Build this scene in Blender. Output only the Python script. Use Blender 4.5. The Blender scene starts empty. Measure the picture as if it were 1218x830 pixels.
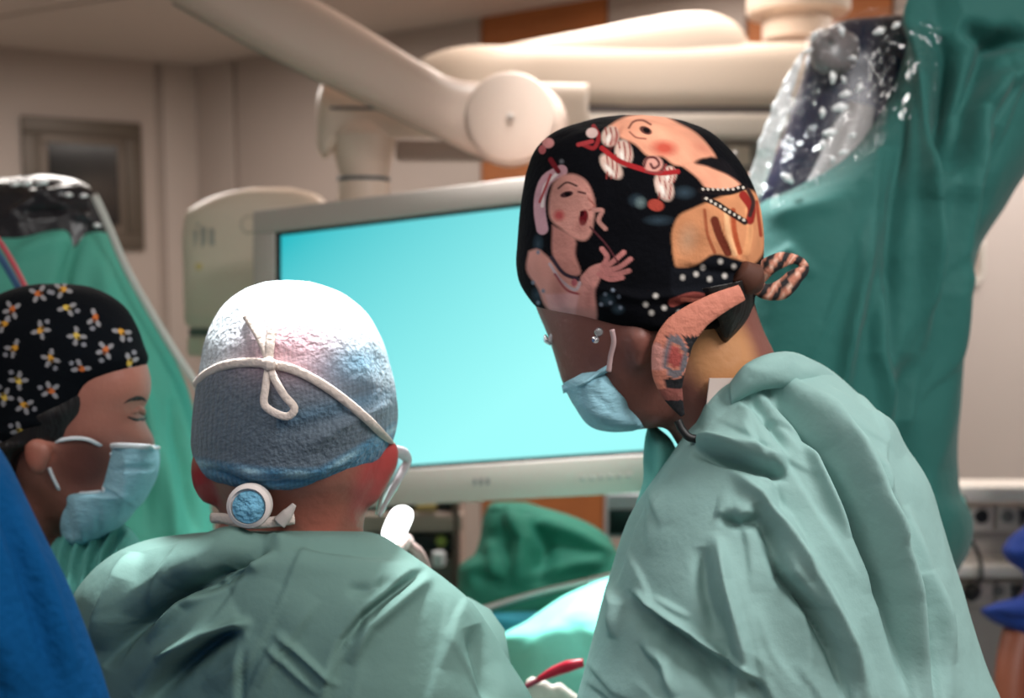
import bpy, bmesh, math, random
import numpy as np
from mathutils import Vector
random.seed(7)
rng = np.random.default_rng(5)
SC = bpy.context.scene
COL = SC.collection
# ------------------------------------------------------------------ camera
F = 1250.0
CAM = np.array([0.0, 0.0, 1.70]); PITCH = math.radians(-5.0)
FW = np.array([0, math.cos(PITCH), math.sin(PITCH)]); UP = np.array([0, -math.sin(PITCH), math.cos(PITCH)]); RT = np.array([1.0, 0, 0])
cd = bpy.data.cameras.new('camera'); cam = bpy.data.objects.new('camera', cd); COL.objects.link(cam)
cam.location = CAM; cam.rotation_euler = (math.radians(90) + PITCH, 0, 0)
cd.sensor_width = 36; cd.lens = 36 * F / 1218; cd.clip_start = .05
cd.dof.use_dof = True; cd.dof.focus_distance = 0.79; cd.dof.aperture_fstop = 4.4
SC.camera = cam
# ------------------------------------------------------------------ world and light
def lin(c):
    return tuple(((v / 255) / 12.92 if v / 255 <= .04045 else ((v / 255 + .055) / 1.055) ** 2.4) for v in c)
w = bpy.data.worlds.new('world'); SC.world = w; w.use_nodes = True
w.node_tree.nodes['Background'].inputs[0].default_value = (1.0, .93, .88, 1)
w.node_tree.nodes['Background'].inputs[1].default_value = 0.12
def area(name, loc, target, size, energy, color, sizey=None, spread=180):
    l = bpy.data.lights.new(name, 'AREA'); l.energy = energy; l.color = color; l.size = size; l.spread = math.radians(spread)
    if sizey: l.shape = 'RECTANGLE'; l.size_y = sizey
    o = bpy.data.objects.new(name, l); COL.objects.link(o); o.location = loc
    o.rotation_euler = (Vector(target) - Vector(loc)).to_track_quat('-Z', 'Y').to_euler(); return o
area('ceiling_light_panel', (0.85, 0.25, 2.58), (0.85, .25, 0), 0.35, 23, (1, .97, .95), 0.7)
area('ceiling_light_panel', (-0.9, 0.2, 2.58), (-0.9, .2, 0), 0.4, 6, (1, .97, .94), 0.8)
area('ceiling_light_panel', (0.1, -0.4, 2.58), (0.1, -.4, 0), 0.5, 6, (1, .95, .9), 0.9)
area('ceiling_light_panel', (0.3, 2.75, 2.58), (.3, 2.75, 0), 0.6, 19, (1, .92, .85), 1.2)
area('ceiling_light_panel', (-1.35, 3.3, 2.58), (-1.35, 3.3, 0), 0.6, 27, (1, .92, .86), 1.2)
area('ceiling_light_panel', (1.7, 2.6, 2.58), (1.7, 2.6, 0), 0.6, 18, (1, .93, .88), 1.2)
area('surgical_light', (-0.17, 1.1, 2.2), (-.2, .95, 1.75), 0.12, 1.5, (.97, 1, 1), spread=40)
area('surgical_light', (0.1, 1.75, 2.45), (.1, 1.5, 1.3), 0.2, 8, (.95, 1, 1), spread=60)
vs = SC.view_settings; vs.view_transform = 'Standard'; vs.look = 'None'; vs.gamma = 1; vs.use_curve_mapping = False; vs.exposure = 0.05
# ------------------------------------------------------------------ helpers
def at(px, py, Z):
    return CAM + Z * (FW + (px - 609) / F * RT + (415 - py) / F * UP)
def pr(P):
    d = P - CAM; z = d @ FW
    return np.stack([609 + F * (d @ RT) / z, 415 - F * (d @ UP) / z], -1)
def ray(px, py): return FW + (px - 609) / F * RT + (415 - py) / F * UP
def onz(px, py, z):
    d = ray(px, py); return CAM + d * ((z - CAM[2]) / d[2])
def nd(nt, t, **k):
    n = nt.nodes.new(t)
    for a, b in k.items(): setattr(n, a, b)
    return n
MATS = {}
def mat(name, col, rough=.6, metal=0, bump=0, bscale=60, stretch=(1, 1, 1), vcol=False, vary=0, vscale=8, sheen=0, emit=0, spec=.5, coat=0, spots=(), trans=0, wave=0):
    if name in MATS: return MATS[name]
    m = bpy.data.materials.new(name); m.use_nodes = True; nt = m.node_tree; b = nt.nodes['Principled BSDF']; MATS[name] = m
    c = (*lin(col), 1)
    b.inputs['Base Color'].default_value = c; b.inputs['Roughness'].default_value = rough; b.inputs['Metallic'].default_value = metal
    b.inputs['Specular IOR Level'].default_value = spec; b.inputs['Coat Weight'].default_value = coat
    b.inputs['Sheen Weight'].default_value = sheen; b.inputs['Transmission Weight'].default_value = trans
    tc = nd(nt, 'ShaderNodeTexCoord')
    src = None
    if vcol:
        a = nd(nt, 'ShaderNodeAttribute', attribute_name='Col'); src = a.outputs['Color']
    if vary:
        n = nd(nt, 'ShaderNodeTexNoise'); n.inputs['Scale'].default_value = vscale; n.inputs['Detail'].default_value = 4
        nt.links.new(tc.outputs['Object'], n.inputs['Vector'])
        hs = nd(nt, 'ShaderNodeHueSaturation'); mr = nd(nt, 'ShaderNodeMapRange')
        mr.inputs[1].default_value = .3; mr.inputs[2].default_value = .7; mr.inputs[3].default_value = 1 - vary; mr.inputs[4].default_value = 1 + vary
        nt.links.new(n.outputs[0], mr.inputs[0]); nt.links.new(mr.outputs[0], hs.inputs['Value'])
        hs.inputs['Color'].default_value = c
        if src: nt.links.new(src, hs.inputs['Color'])
        src = hs.outputs['Color']
    for (p, r, sc) in spots:
        vd = nd(nt, 'ShaderNodeVectorMath', operation='DISTANCE'); g = nd(nt, 'ShaderNodeNewGeometry')
        nt.links.new(g.outputs['Position'], vd.inputs[0]); vd.inputs[1].default_value = tuple(p)
        mr = nd(nt, 'ShaderNodeMapRange', interpolation_type='SMOOTHSTEP'); mr.inputs[1].default_value = r * .5; mr.inputs[2].default_value = r; mr.inputs[3].default_value = 1; mr.inputs[4].default_value = 0
        nt.links.new(vd.outputs['Value'], mr.inputs[0])
        mx = nd(nt, 'ShaderNodeMix', data_type='RGBA'); nt.links.new(mr.outputs[0], mx.inputs[0])
        mx.inputs[6].default_value = c; mx.inputs[7].default_value = (*lin(sc), 1)
        if src: nt.links.new(src, mx.inputs[6])
        src = mx.outputs[2]
    if src: nt.links.new(src, b.inputs['Base Color'])
    if emit:
        b.inputs['Emission Color'].default_value = c; b.inputs['Emission Strength'].default_value = emit
    if bump:
        mp = nd(nt, 'ShaderNodeMapping'); mp.inputs['Scale'].default_value = stretch; nt.links.new(tc.outputs['Object'], mp.inputs['Vector'])
        n = nd(nt, 'ShaderNodeTexNoise'); n.inputs['Scale'].default_value = bscale; n.inputs['Detail'].default_value = 5; nt.links.new(mp.outputs[0], n.inputs['Vector'])
        bp = nd(nt, 'ShaderNodeBump'); bp.inputs['Strength'].default_value = bump; bp.inputs['Distance'].default_value = .01
        h = n.outputs[0]
        if wave:
            wv = nd(nt, 'ShaderNodeTexWave', bands_direction='DIAGONAL'); wv.inputs['Scale'].default_value = wave; wv.inputs['Distortion'].default_value = 2; nt.links.new(tc.outputs['Object'], wv.inputs['Vector'])
            ad = nd(nt, 'ShaderNodeMath', operation='ADD'); nt.links.new(n.outputs[0], ad.inputs[0]); nt.links.new(wv.outputs[0], ad.inputs[1]); h = ad.outputs[0]
        nt.links.new(h, bp.inputs['Height']); nt.links.new(bp.outputs[0], b.inputs['Normal'])
    return m
def plastic_film(name, tint=(230, 232, 235), gloss=.35, bscale=18, bump=1.0, haze=.08):
    if name in MATS: return MATS[name]
    m = bpy.data.materials.new(name); m.use_nodes = True; nt = m.node_tree; nt.nodes.clear(); MATS[name] = m
    out = nd(nt, 'ShaderNodeOutputMaterial'); tr = nd(nt, 'ShaderNodeBsdfTransparent'); gl = nd(nt, 'ShaderNodeBsdfGlossy'); df = nd(nt, 'ShaderNodeBsdfDiffuse')
    df.inputs[0].default_value = (*lin(tint), 1); gl.inputs['Roughness'].default_value = .09
    n = nd(nt, 'ShaderNodeTexNoise'); n.inputs['Scale'].default_value = bscale; n.inputs['Detail'].default_value = 4; n.inputs['Distortion'].default_value = 1.2
    tc = nd(nt, 'ShaderNodeTexCoord'); nt.links.new(tc.outputs['Object'], n.inputs['Vector'])
    bp = nd(nt, 'ShaderNodeBump'); bp.inputs['Strength'].default_value = bump; bp.inputs['Distance'].default_value = .03; nt.links.new(n.outputs[0], bp.inputs['Height'])
    nt.links.new(bp.outputs[0], gl.inputs['Normal']); nt.links.new(bp.outputs[0], df.inputs['Normal'])
    m1 = nd(nt, 'ShaderNodeMixShader'); m1.inputs[0].default_value = haze; nt.links.new(tr.outputs[0], m1.inputs[1]); nt.links.new(df.outputs[0], m1.inputs[2])
    m2 = nd(nt, 'ShaderNodeMixShader'); m2.inputs[0].default_value = gloss; nt.links.new(m1.outputs[0], m2.inputs[1]); nt.links.new(gl.outputs[0], m2.inputs[2])
    nt.links.new(m2.outputs[0], out.inputs[0]); return m
class Th:
    def __init__(s, o, loc): s.o = o; s.loc = np.array(loc, float)
def thing(name, label, cat, loc, group=None):
    o = bpy.data.objects.new(name, None); COL.objects.link(o); o.location = loc; o.empty_display_size = .05
    if cat == 'structure': o['kind'] = 'structure'
    else: o['label'] = label; o['category'] = cat
    if group: o['group'] = group
    return Th(o, loc)
def mk(name, V, Fc, m, parent=None, label=None, smooth=True, col=None):
    V = np.asarray(V, float)
    loc = parent.loc if parent is not None else np.zeros(3)
    me = bpy.data.meshes.new(name); me.from_pydata((V - loc).tolist(), [], [list(map(int, f)) for f in Fc]); me.update()
    if smooth: me.polygons.foreach_set('use_smooth', [True] * len(me.polygons))
    if col is not None:
        a = me.color_attributes.new('Col', 'FLOAT_COLOR', 'POINT'); c4 = np.ones((len(V), 4), np.float32); c4[:, :3] = col; a.data.foreach_set('color', c4.ravel())
    me.materials.append(m)
    o = bpy.data.objects.new(name, me); COL.objects.link(o)
    if parent is not None: o.parent = parent.o
    if label: o['label'] = label
    p = Th(o, loc); p.V = V; return p
def sub(parent_part): return parent_part
def cr(R, n, dens=False):
    # smooth curve through the rows, tangents weighted by the spacing
    R = np.asarray(R, float); K = len(R)
    H = np.array([np.linalg.norm(R[i + 1] - R[i]) + 1e-6 for i in range(K - 1)]); S = (R[1:] - R[:-1]) / H[:, None]
    T = np.zeros_like(R); T[0] = S[0]; T[-1] = S[-1]
    for i in range(1, K - 1): T[i] = (S[i - 1] * H[i] + S[i] * H[i - 1]) / (H[i - 1] + H[i])
    L = H.copy()
    if dens: L = np.array([L[i] * (1 if (R[i, 1] < 850 and R[i + 1, 1] > -60 and R[i + 1, 1] <= 1001) else .08) for i in range(K - 1)])
    cnt = np.maximum(1, np.round(n * L / L.sum())).astype(int); out = []
    for i in range(K - 1):
        t = (np.arange(cnt[i]) / cnt[i])[:, None]; h = H[i]
        out.append((2 * t ** 3 - 3 * t ** 2 + 1) * R[i] + (t ** 3 - 2 * t ** 2 + t) * h * T[i] + (3 * t ** 2 - 2 * t ** 3) * R[i + 1] + (t ** 3 - t ** 2) * h * T[i + 1])
    out.append(R[-1:]); return np.vstack(out)
def gridfaces(n, m, off=0):
    i, j = np.meshgrid(np.arange(n - 1), np.arange(m), indexing='ij'); a = i * m + j; b = i * m + (j + 1) % m
    return (np.stack([a, b, b + m, a + m], -1).reshape(-1, 4) + off)
def loft(rows, n=60, m=48, e=1.0, zc=None, vis=False):
    """rows: (xl,yl,xr,yr,thick,Z) - silhouette pairs at a real distance Z with real thickness"""
    R = cr(rows, n, len(rows[0]) == 6); n = len(R); th = np.linspace(0, 2 * np.pi, m, endpoint=False)
    c, s = np.cos(th), np.sin(th); c = np.sign(c) * np.abs(c) ** e; s = np.sign(s) * np.abs(s) ** e
    A = CAM + R[:, 5:6] * (FW + (R[:, 0:1] - 609) / F * RT + (415 - R[:, 1:2]) / F * UP)
    B = CAM + R[:, 5:6] * (FW + (R[:, 2:3] - 609) / F * RT + (415 - R[:, 3:4]) / F * UP)
    C = (A + B) / 2; H = (B - A) / 2
    N = (C - CAM); N = N / np.linalg.norm(N, axis=1, keepdims=True); T = np.maximum(R[:, 4], .0005)
    return C[:, None] + H[:, None] * c[None, :, None] + N[:, None] * (T[:, None, None] * s[None, :, None])
def close(G):
    n, m, _ = G.shape; V = np.vstack([G.reshape(-1, 3), G[0].mean(0), G[-1].mean(0)])
    Fc = gridfaces(n, m).tolist(); a, b = n * m, n * m + 1
    Fc += [[a, (j + 1) % m, j] for j in range(m)] + [[b, (n - 1) * m + j, (n - 1) * m + (j + 1) % m] for j in range(m)]
    return V, Fc
def normals(G):
    dv = np.gradient(G, axis=0); du = np.roll(G, -1, 1) - np.roll(G, 1, 1); N = np.cross(du, dv)
    N /= (np.linalg.norm(N, axis=2, keepdims=True) + 1e-12)
    C = G.mean(1, keepdims=True); sgn = np.sign(((G - C) * N).sum(2).mean()); return N * sgn
def segd(P, pts):
    best = np.full(P.shape[0], 1e9); sg = np.zeros(P.shape[0]); tt = np.zeros(P.shape[0]); K = len(pts) - 1
    for i in range(K):
        a = np.array(pts[i], float); b = np.array(pts[i + 1], float); ab = b - a; t = np.clip(((P - a) @ ab) / (ab @ ab + 1e-9), 0, 1)
        d = P - (a + t[:, None] * ab); L = np.hypot(d[:, 0], d[:, 1]); k = L < best; best[k] = L[k]
        sg[k] = np.sign(ab[0] * d[k, 1] - ab[1] * d[k, 0]); tt[k] = (i + t[k]) / K
    return best, sg, tt
def noise(P, freq, seed, stretch=(1, 1, 1)):
    r = np.random.default_rng(seed); out = np.zeros(P.shape[:-1]); Q = P * np.array(stretch)
    for k in range(10):
        d = r.normal(size=3); d /= np.linalg.norm(d); out += np.sin((Q @ d) * freq * r.uniform(.5, 1.6) + r.uniform(0, 6.28) + 1.3 * np.sin((Q @ np.roll(d, 1)) * freq * .7 + k))
    return out / 10
def displace(G, strokes=(), nz=()):
    N = normals(G); P = pr(G.reshape(-1, 3)); D = np.zeros(len(P))
    face = np.clip(-(N @ FW).reshape(-1) * 2 + .3, 0, 1)
    for s in strokes:
        pts, wd, amp = s[0], s[1], s[2]; kind = s[3] if len(s) > 3 else 'r'
        d, sg, t = segd(P, pts); tap = np.sin(np.clip(np.minimum(t, 1 - t) * 3, 0, 1) * 1.5708) if kind[-1] != 'o' else 1
        if kind[0] == 's': D += amp * np.exp(-(d / (wd * 2.6)) ** 1.3) / (1 + np.exp(-np.clip(sg * d / 1.3, -30, 30))) * tap * face
        elif kind[0] == 'v': D += amp * np.exp(-np.sqrt((d / wd) ** 2 + .04)) * tap * face
        elif kind[0] == 'r': D += amp * np.exp(-(d / wd) ** 2) * tap * face
        else: D += amp * np.tanh(sg * d / wd) * np.exp(-(d / (wd * 5)) ** 2) * tap * face
    Q = G.reshape(-1, 3)
    for (fr, amp, seed, st) in nz: D += amp * noise(Q, fr, seed, st)
    return G + N * D.reshape(G.shape[:2])[..., None]
def creases(n, box_, dirs, amp, seed, L=(50, 150), wd=(5, 12)):
    r = np.random.default_rng(seed); out = []
    for k in range(n):
        x, y = r.uniform(box_[0], box_[2]), r.uniform(box_[1], box_[3]); a = math.radians(dirs(x, y) + r.normal() * 12); l = r.uniform(*L); b = r.normal() * .25
        d = np.array([math.cos(a), math.sin(a)]); q = np.array([-d[1], d[0]]); p = np.array([x, y]); pts = [p - d * l / 2, p + q * b * l * .2, p + d * l / 2]
        if r.random() < .5: pts = pts[::-1]
        pts = [tuple(v) for v in cr(pts, 6)]
        out.append((pts, r.uniform(*wd), amp * r.uniform(.5, 1.2) * (1 if r.random() < .7 else -1), 's' if r.random() < .75 else 'v'))
    return out
def lmk(name, rows, m, parent, n=60, mm=48, e=1.0, strokes=(), nz=(), label=None, colf=None):
    G = loft(rows, n, mm, e)
    if strokes or nz: G = displace(G, strokes, nz)
    V, Fc = close(G); c = colf(pr(V), V) if colf else None
    o = mk(name, V, Fc, m, parent, label, col=c); return o
def hrow(L, Z, dz=0):  # (y, xl, xr, thick[,Z]) -> loft rows
    return [(r[1], r[0], r[2], r[0], r[3], r[4] if len(r) > 4 else Z) for r in L]
def tube_v(P, r, m=10, flat=1.0, nrm=None):
    P = np.asarray(P, float); n = len(P); r = np.broadcast_to(r, n); T = np.gradient(P, axis=0); T /= np.linalg.norm(T, axis=1, keepdims=True) + 1e-9
    up = -FW if nrm is None else np.asarray(nrm, float); S = np.cross(T, up); S /= np.linalg.norm(S, axis=1, keepdims=True) + 1e-9; U = np.cross(S, T)
    th = np.linspace(0, 2 * np.pi, m, endpoint=False)
    return P[:, None] + (S[:, None] * np.cos(th)[None, :, None] + U[:, None] * np.sin(th)[None, :, None] * flat) * r[:, None, None]
def tube(name, P, r, m, parent, mm=10, flat=1.0, n=24, nrm=None, label=None, nz=(), colf=None):
    P = cr(P, n); r = r if np.isscalar(r) else np.interp(np.linspace(0, 1, len(P)), np.linspace(0, 1, len(r)), r)
    G = tube_v(P, r, mm, flat, nrm)
    if nz: G = displace(G, (), nz)
    V, Fc = close(G); return mk(name, V, Fc, m, parent, label, col=colf(pr(V), V) if colf else None)
def surf(part, px, py, off=.002):
    V = part.V; P = pr(V); d = np.hypot(P[:, 0] - px, P[:, 1] - py); z = (V - CAM) @ FW
    idx = np.argsort(d)[:24]; zz = z[idx].min(); k = idx[z[idx] < zz + .03]; wt = 1 / (d[k] + .6); Z = (z[k] * wt).sum() / wt.sum()
    return at(px, py, Z - off)
def surfs(part, pts, off=.002): return [surf(part, *p, off) for p in pts]
def lathe(name, prof, c, axis, m, parent, seg=40, label=None):
    c = np.array(c, float); ax = np.array(axis, float); ax /= np.linalg.norm(ax); a = np.cross(ax, (0.13, .9, .31)); a /= np.linalg.norm(a); b = np.cross(ax, a)
    th = np.linspace(0, 2 * np.pi, seg, endpoint=False); G = np.array([[c + ax * h + (a * math.cos(t) + b * math.sin(t)) * max(r, 1e-4) for t in th] for r, h in prof])
    V, Fc = close(G); o = mk(name, V, Fc, m, parent, label)
    if hasattr(o.o.data, 'set_sharp_from_angle'): o.o.data.set_sharp_from_angle(angle=math.radians(35))
    return o
def rod(name, a, b, r, m, parent, seg=16, label=None):
    a = np.array(a, float); b = np.array(b, float); L = np.linalg.norm(b - a)
    return lathe(name, [(r * .9, 0), (r, .002), (r, L - .002), (r * .9, L)], a, b - a, m, parent, seg, label)
def box(name, o, u, v, w_, m, parent, bev=.0, label=None, kind=None):
    """box from a corner and its three edge vectors, bevelled"""
    o, u, v, w_ = map(lambda x: np.array(x, float), (o, u, v, w_))
    V = [o + a * u + b * v + c * w_ for c in (0, 1) for b in (0, 1) for a in (0, 1)]
    Fc = [(0, 2, 3, 1), (4, 5, 7, 6), (0, 1, 5, 4), (2, 6, 7, 3), (0, 4, 6, 2), (1, 3, 7, 5)]
    if np.dot(np.cross(u, v), w_) < 0: Fc = [f[::-1] for f in Fc]
    p = mk(name, V, Fc, m, parent, label, smooth=False)
    if bev:
        bm = bmesh.new(); bm.from_mesh(p.o.data); bmesh.ops.bevel(bm, geom=bm.edges[:], offset=bev, segments=3, affect='EDGES', profile=.5, clamp_overlap=True); bm.to_mesh(p.o.data); bm.free()
        p.o.data.polygons.foreach_set('use_smooth', [True] * len(p.o.data.polygons)); p.o.data.set_sharp_from_angle(angle=math.radians(40))
    return p
def X(v): return np.array([v, 0, 0.]);
def Y(v): return np.array([0, v, 0.])
def Zv(v): return np.array([0, 0, v])

# ------------------------------------------------------------------ materials
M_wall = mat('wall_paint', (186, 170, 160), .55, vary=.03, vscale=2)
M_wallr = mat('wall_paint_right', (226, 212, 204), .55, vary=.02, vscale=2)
M_seam = mat('seam', (168, 152, 142), .7)
M_ceil = mat('ceiling_paint', (206, 190, 178), .6)
M_floor = mat('floor_vinyl', (190, 190, 186), .35, vary=.08, vscale=5)
M_orange = mat('orange_panel', (176, 104, 54), .6, vary=.06, vscale=6, bump=.1, bscale=40, stretch=(6, 6, 1))
M_frame = mat('window_frame', (92, 80, 68), .45, metal=.2)
M_glassdark = mat('dark_glass', (38, 36, 36), .12)
M_cream = mat('cream_enamel', (226, 206, 188), .4)
M_cream2 = mat('pink_enamel', (208, 180, 164), .4)
M_grey = mat('grey_plastic', (120, 118, 116), .5)
M_mgrey = mat('monitor_casing', (178, 164, 156), .45)
M_dark = mat('dark_plastic', (26, 30, 36), .3)
M_black = mat('black_rubber', (14, 14, 16), .5)
M_steel = mat('steel', (190, 184, 182), .3, metal=.85)
M_gownR = mat('gown_light_green', (146, 182, 178), .8, bump=.2, bscale=45, vary=.05, vscale=7, spec=.25)
M_gownM = mat('gown_green', (106, 138, 131), .8, bump=.15, bscale=40, vary=.06, vscale=6, spec=.25)
M_drapeR = mat('drape_teal', (36, 104, 98), .75, bump=.3, bscale=30, vary=.06, vscale=5, sheen=.1)
M_drapeL = mat('drape_green', (84, 172, 152), .7, bump=.25, bscale=25, vary=.05, vscale=5)
M_drapeD = mat('drape_dark_green', (28, 108, 88), .75, bump=.3, bscale=28)
M_drapeB = mat('drape_turquoise', (120, 215, 195), .7, bump=.25, bscale=25)
M_blue = mat('blue_gown', (4, 72, 124), .85, spec=.1, bump=.3, bscale=160, vary=.08, vscale=20)
M_scrub = mat('scrub_blue', (26, 62, 150), .75, bump=.3, bscale=60)
M_mask = mat('mask_blue', (150, 200, 216), .8, bump=.3, bscale=90, stretch=(1, 1, 3))
M_maskw = mat('mask_white', (226, 232, 236), .8, bump=.2, bscale=90)
M_white = mat('white_cloth', (228, 214, 204), .8, bump=.3, bscale=120)
M_hair = mat('dark_hair', (20, 14, 13), .5, bump=.6, bscale=90, stretch=(1, 1, .2))
M_trouser = mat('scrub_trousers', (58, 110, 110), .8)
M_shoe = mat('clog', (210, 212, 214), .5)
M_glove = mat('glove', (236, 222, 210), .45)
M_silver = mat('silver', (220, 220, 224), .2, metal=.9)

# ------------------------------------------------------------------ room
CZ = 2.62
def pl(p): return np.array([p[0], p[1], 0.])
Pc = pl(onz(232, 78, CZ)); Pl = pl(onz(0, 55, CZ)); Pr = pl(onz(725, -5, CZ))
dL = (Pl - Pc) / np.linalg.norm(Pl - Pc); dR = (Pr - Pc) / np.linalg.norm(Pr - Pc)
def hit(px, py, P0, d):   # distance along a wall's foot where the ray through a picture column meets it
    r = ray(px, py); A = np.array([[r[0], -d[0]], [r[1], -d[1]]]); s = np.linalg.solve(A, P0[:2] - CAM[:2]); return s[1], CAM + r * s[0]
def inward(d):
    n = np.array([-d[1], d[0], 0]); return n if n @ (CAM - Pc) > 0 else -n
nL, nR = inward(dL), inward(dR)
def structure(o, **k): o.o['kind'] = 'structure'; return o
fl = structure(box('floor', (-4, -1.5, -.1), X(8.5), Y(8), Zv(.1), M_floor, None))
cl = structure(box('ceiling', (-4, -.6, CZ + .012), X(8.5), Y(7.0), Zv(.1), M_seam, None))
# two runs of ceiling panels with the open joint between them
sa = onz(0, 20, CZ); sb = onz(120, 0, CZ); ds = (sb - sa); ds /= np.linalg.norm(ds); ns = np.array([-ds[1], ds[0], 0])
if ns[1] < 0: ns = -ns
def clippoly(poly, p, n):
    out = []
    for i in range(len(poly)):
        a, b = poly[i], poly[(i + 1) % len(poly)]; da, db = (a - p) @ n, (b - p) @ n
        if da >= 0: out.append(a)
        if da * db < 0: out.append(a + (b - a) * da / (da - db))
    return out
def slab(name, poly, z, h, m, parent):
    k = len(poly); V = [np.array([p[0], p[1], z]) for p in poly] + [np.array([p[0], p[1], z + h]) for p in poly]
    return mk(name, V, [tuple(range(k))[::-1], tuple(range(k, 2 * k))] + [(i, (i + 1) % k, k + (i + 1) % k, k + i) for i in range(k)], m, parent, smooth=False)
base = [np.array(p, float) for p in ((-3.98, -.58, 0), (4.48, -.58, 0), (4.48, 6.38, 0), (-3.98, 6.38, 0))]
dp = np.array([dR[0], dR[1], 0])
slab('ceiling_panel', clippoly(base, pl(sa) + ns * .012, ns), CZ, .012, M_ceil, cl)
for k in range(3):
    a = clippoly(base, pl(sa) - ns * (.012 + 1.2 * k), -ns); a = clippoly(a, pl(sa) - ns * (1.19 + 1.2 * k), ns)
    if len(a) > 2: slab('ceiling_panel', a, CZ, .012, M_ceil, cl)
def wall(name, P0, d, n, L, m=M_seam): return structure(box(name, P0 - n * .12, d * L, n * .1, Zv(CZ + .012), m, None))
def panel(par, P0, d, n, a, b, m=M_wall, z0=0, z1=CZ, name='wall_panel'):
    return box(name, P0 + d * a - n * .02 + Zv(z0), d * (b - a), n * .02, Zv(z1 - z0), m, par, bev=.002)
wl = wall('wall_left', Pc, dL, nL, 2.2); wb = wall('wall_back', Pc, dR, nR, 3.4)
g0 = hit(196, 200, Pc, dL)[0]; g1 = hit(190, 200, Pc, dL)[0]; w1 = hit(-190, 200, Pc, dL)[0]
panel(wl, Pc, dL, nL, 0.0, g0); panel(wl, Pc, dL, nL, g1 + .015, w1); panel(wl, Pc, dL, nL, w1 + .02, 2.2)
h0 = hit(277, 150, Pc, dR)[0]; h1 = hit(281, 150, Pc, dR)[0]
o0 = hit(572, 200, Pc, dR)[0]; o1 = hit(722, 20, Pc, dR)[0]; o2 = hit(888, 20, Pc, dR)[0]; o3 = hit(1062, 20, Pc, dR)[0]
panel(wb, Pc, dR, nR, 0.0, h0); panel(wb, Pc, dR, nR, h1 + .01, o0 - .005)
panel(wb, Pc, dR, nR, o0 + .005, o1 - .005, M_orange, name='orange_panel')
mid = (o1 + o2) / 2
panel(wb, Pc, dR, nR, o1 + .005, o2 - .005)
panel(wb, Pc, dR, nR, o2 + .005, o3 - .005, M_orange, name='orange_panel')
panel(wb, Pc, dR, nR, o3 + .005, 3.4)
PR = Pc + dR * 2.95 + nR * .02; PR[1] -= .02
wr = structure(box('wall_right', PR + Y(.02), X(2.4), Y(.1), Zv(CZ + .012), M_seam, None))
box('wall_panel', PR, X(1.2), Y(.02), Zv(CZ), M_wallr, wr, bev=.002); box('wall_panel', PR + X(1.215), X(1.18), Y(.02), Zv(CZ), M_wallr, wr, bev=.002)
structure(box('baseboard_left', Pc + nL * .001, dL * 2.2, nL * .012, Zv(.1), M_grey, None)); structure(box('baseboard_back', Pc + nR * .001, dR * 2.9, nR * .012, Zv(.1), M_grey, None))
# window in the left wall
wa, A_ = hit(166, 150, Pc, dL); wb_, B_ = hit(24, 140, Pc, dL); zt = hit(24, 138, Pc, dL)[1][2]; zb = hit(166, 297, Pc, dL)[1][2]
win = thing('window_1', '', 'structure', Pc + dL * wa + Zv(zb) + nL * .001)
W_, H_ = wb_ - wa, zt - zb; t = .075; O = win.loc
for (a, b, c, d_) in ((0, 0, W_, t), (0, H_ - t, W_, t), (0, t, t, H_ - 2 * t), (W_ - t, t, t, H_ - 2 * t)):
    box('frame', O + dL * a + Zv(b), dL * c, nL * .03, Zv(d_), M_frame, win, bev=.004)
for (a, b, c, d_) in ((t, t, W_ - 2 * t, .035), (t, H_ - t - .035, W_ - 2 * t, .035), (t, t + .035, .03, H_ - 2 * t - .07), (W_ - t - .03, t + .035, .03, H_ - 2 * t - .07)):
    box('inner_frame', O + dL * a + Zv(b), dL * c, nL * .018, Zv(d_), mat('inner_frame', (112, 98, 86), .45, metal=.2), win, bev=.003)
box('pane', O + dL * (t + .03) + Zv(t + .035), dL * (W_ - 2 * t - .06), nL * .006, Zv(H_ - 2 * t - .07), M_glassdark, win)

# ------------------------------------------------------------------ monitor
rs = [ray(330, 277), ray(850, 215), ray(330, 567), ray(850, 534)]   # TL TR BL BR of the screen
sol = np.linalg.solve(np.stack([rs[1], rs[2], -rs[3]], 1), rs[0]); ZTL = 1.86
TL = CAM + rs[0] * ZTL; TR = CAM + rs[1] * sol[0] * ZTL; BL = CAM + rs[2] * sol[1] * ZTL
mu = TR - TL; mv = TL - BL; Wm, Hm = np.linalg.norm(mu), np.linalg.norm(mv); mu /= Wm; mv /= Hm; mn = np.cross(mu, mv); mn /= np.linalg.norm(mn)
if mn @ FW > 0: mn = -mn
arm_root = onz(432, -330, CZ)
mon = thing('monitor', 'large grey-framed operating theatre monitor showing a blank cyan screen', 'monitor', BL + mu * Wm / 2)
bl_, bt, bb, br = .042, .042, .062, .036
box('casing', BL - mu * (bl_ - .006) - mv * (bb - .006) - mn * .06, mu * (Wm + bl_ + br - .012), mv * (Hm + bt + bb - .012), mn * .058, M_mgrey, mon, bev=.012)
for nm, (a, b, c, d_) in {'bezel_top': (-bl_, Hm, Wm + bl_ + br, bt), 'bezel_bottom': (-bl_, -bb, Wm + bl_ + br, bb), 'bezel_left': (-bl_, 0, bl_, Hm), 'bezel_right': (Wm, 0, br, Hm)}.items():
    box('bezel', BL + mu * a + mv * b - mn * .004, mu * c, mv * d_, mn * .016, M_mgrey, mon, bev=.003)
for (a, b, c, d_) in ((-.001, Hm - .006, Wm + .002, .006), (-.001, 0, Wm + .002, .006), (-.001, .006, .009, Hm - .012), (Wm - .006, .006, .006, Hm - .012)):
    box('gasket', BL + mu * a + mv * b, mu * c, mv * d_, mn * .006, M_black, mon)
ms = bpy.data.materials.new('screen_glow'); ms.use_nodes = True; nt = ms.node_tree; b = nt.nodes['Principled BSDF']
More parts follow.
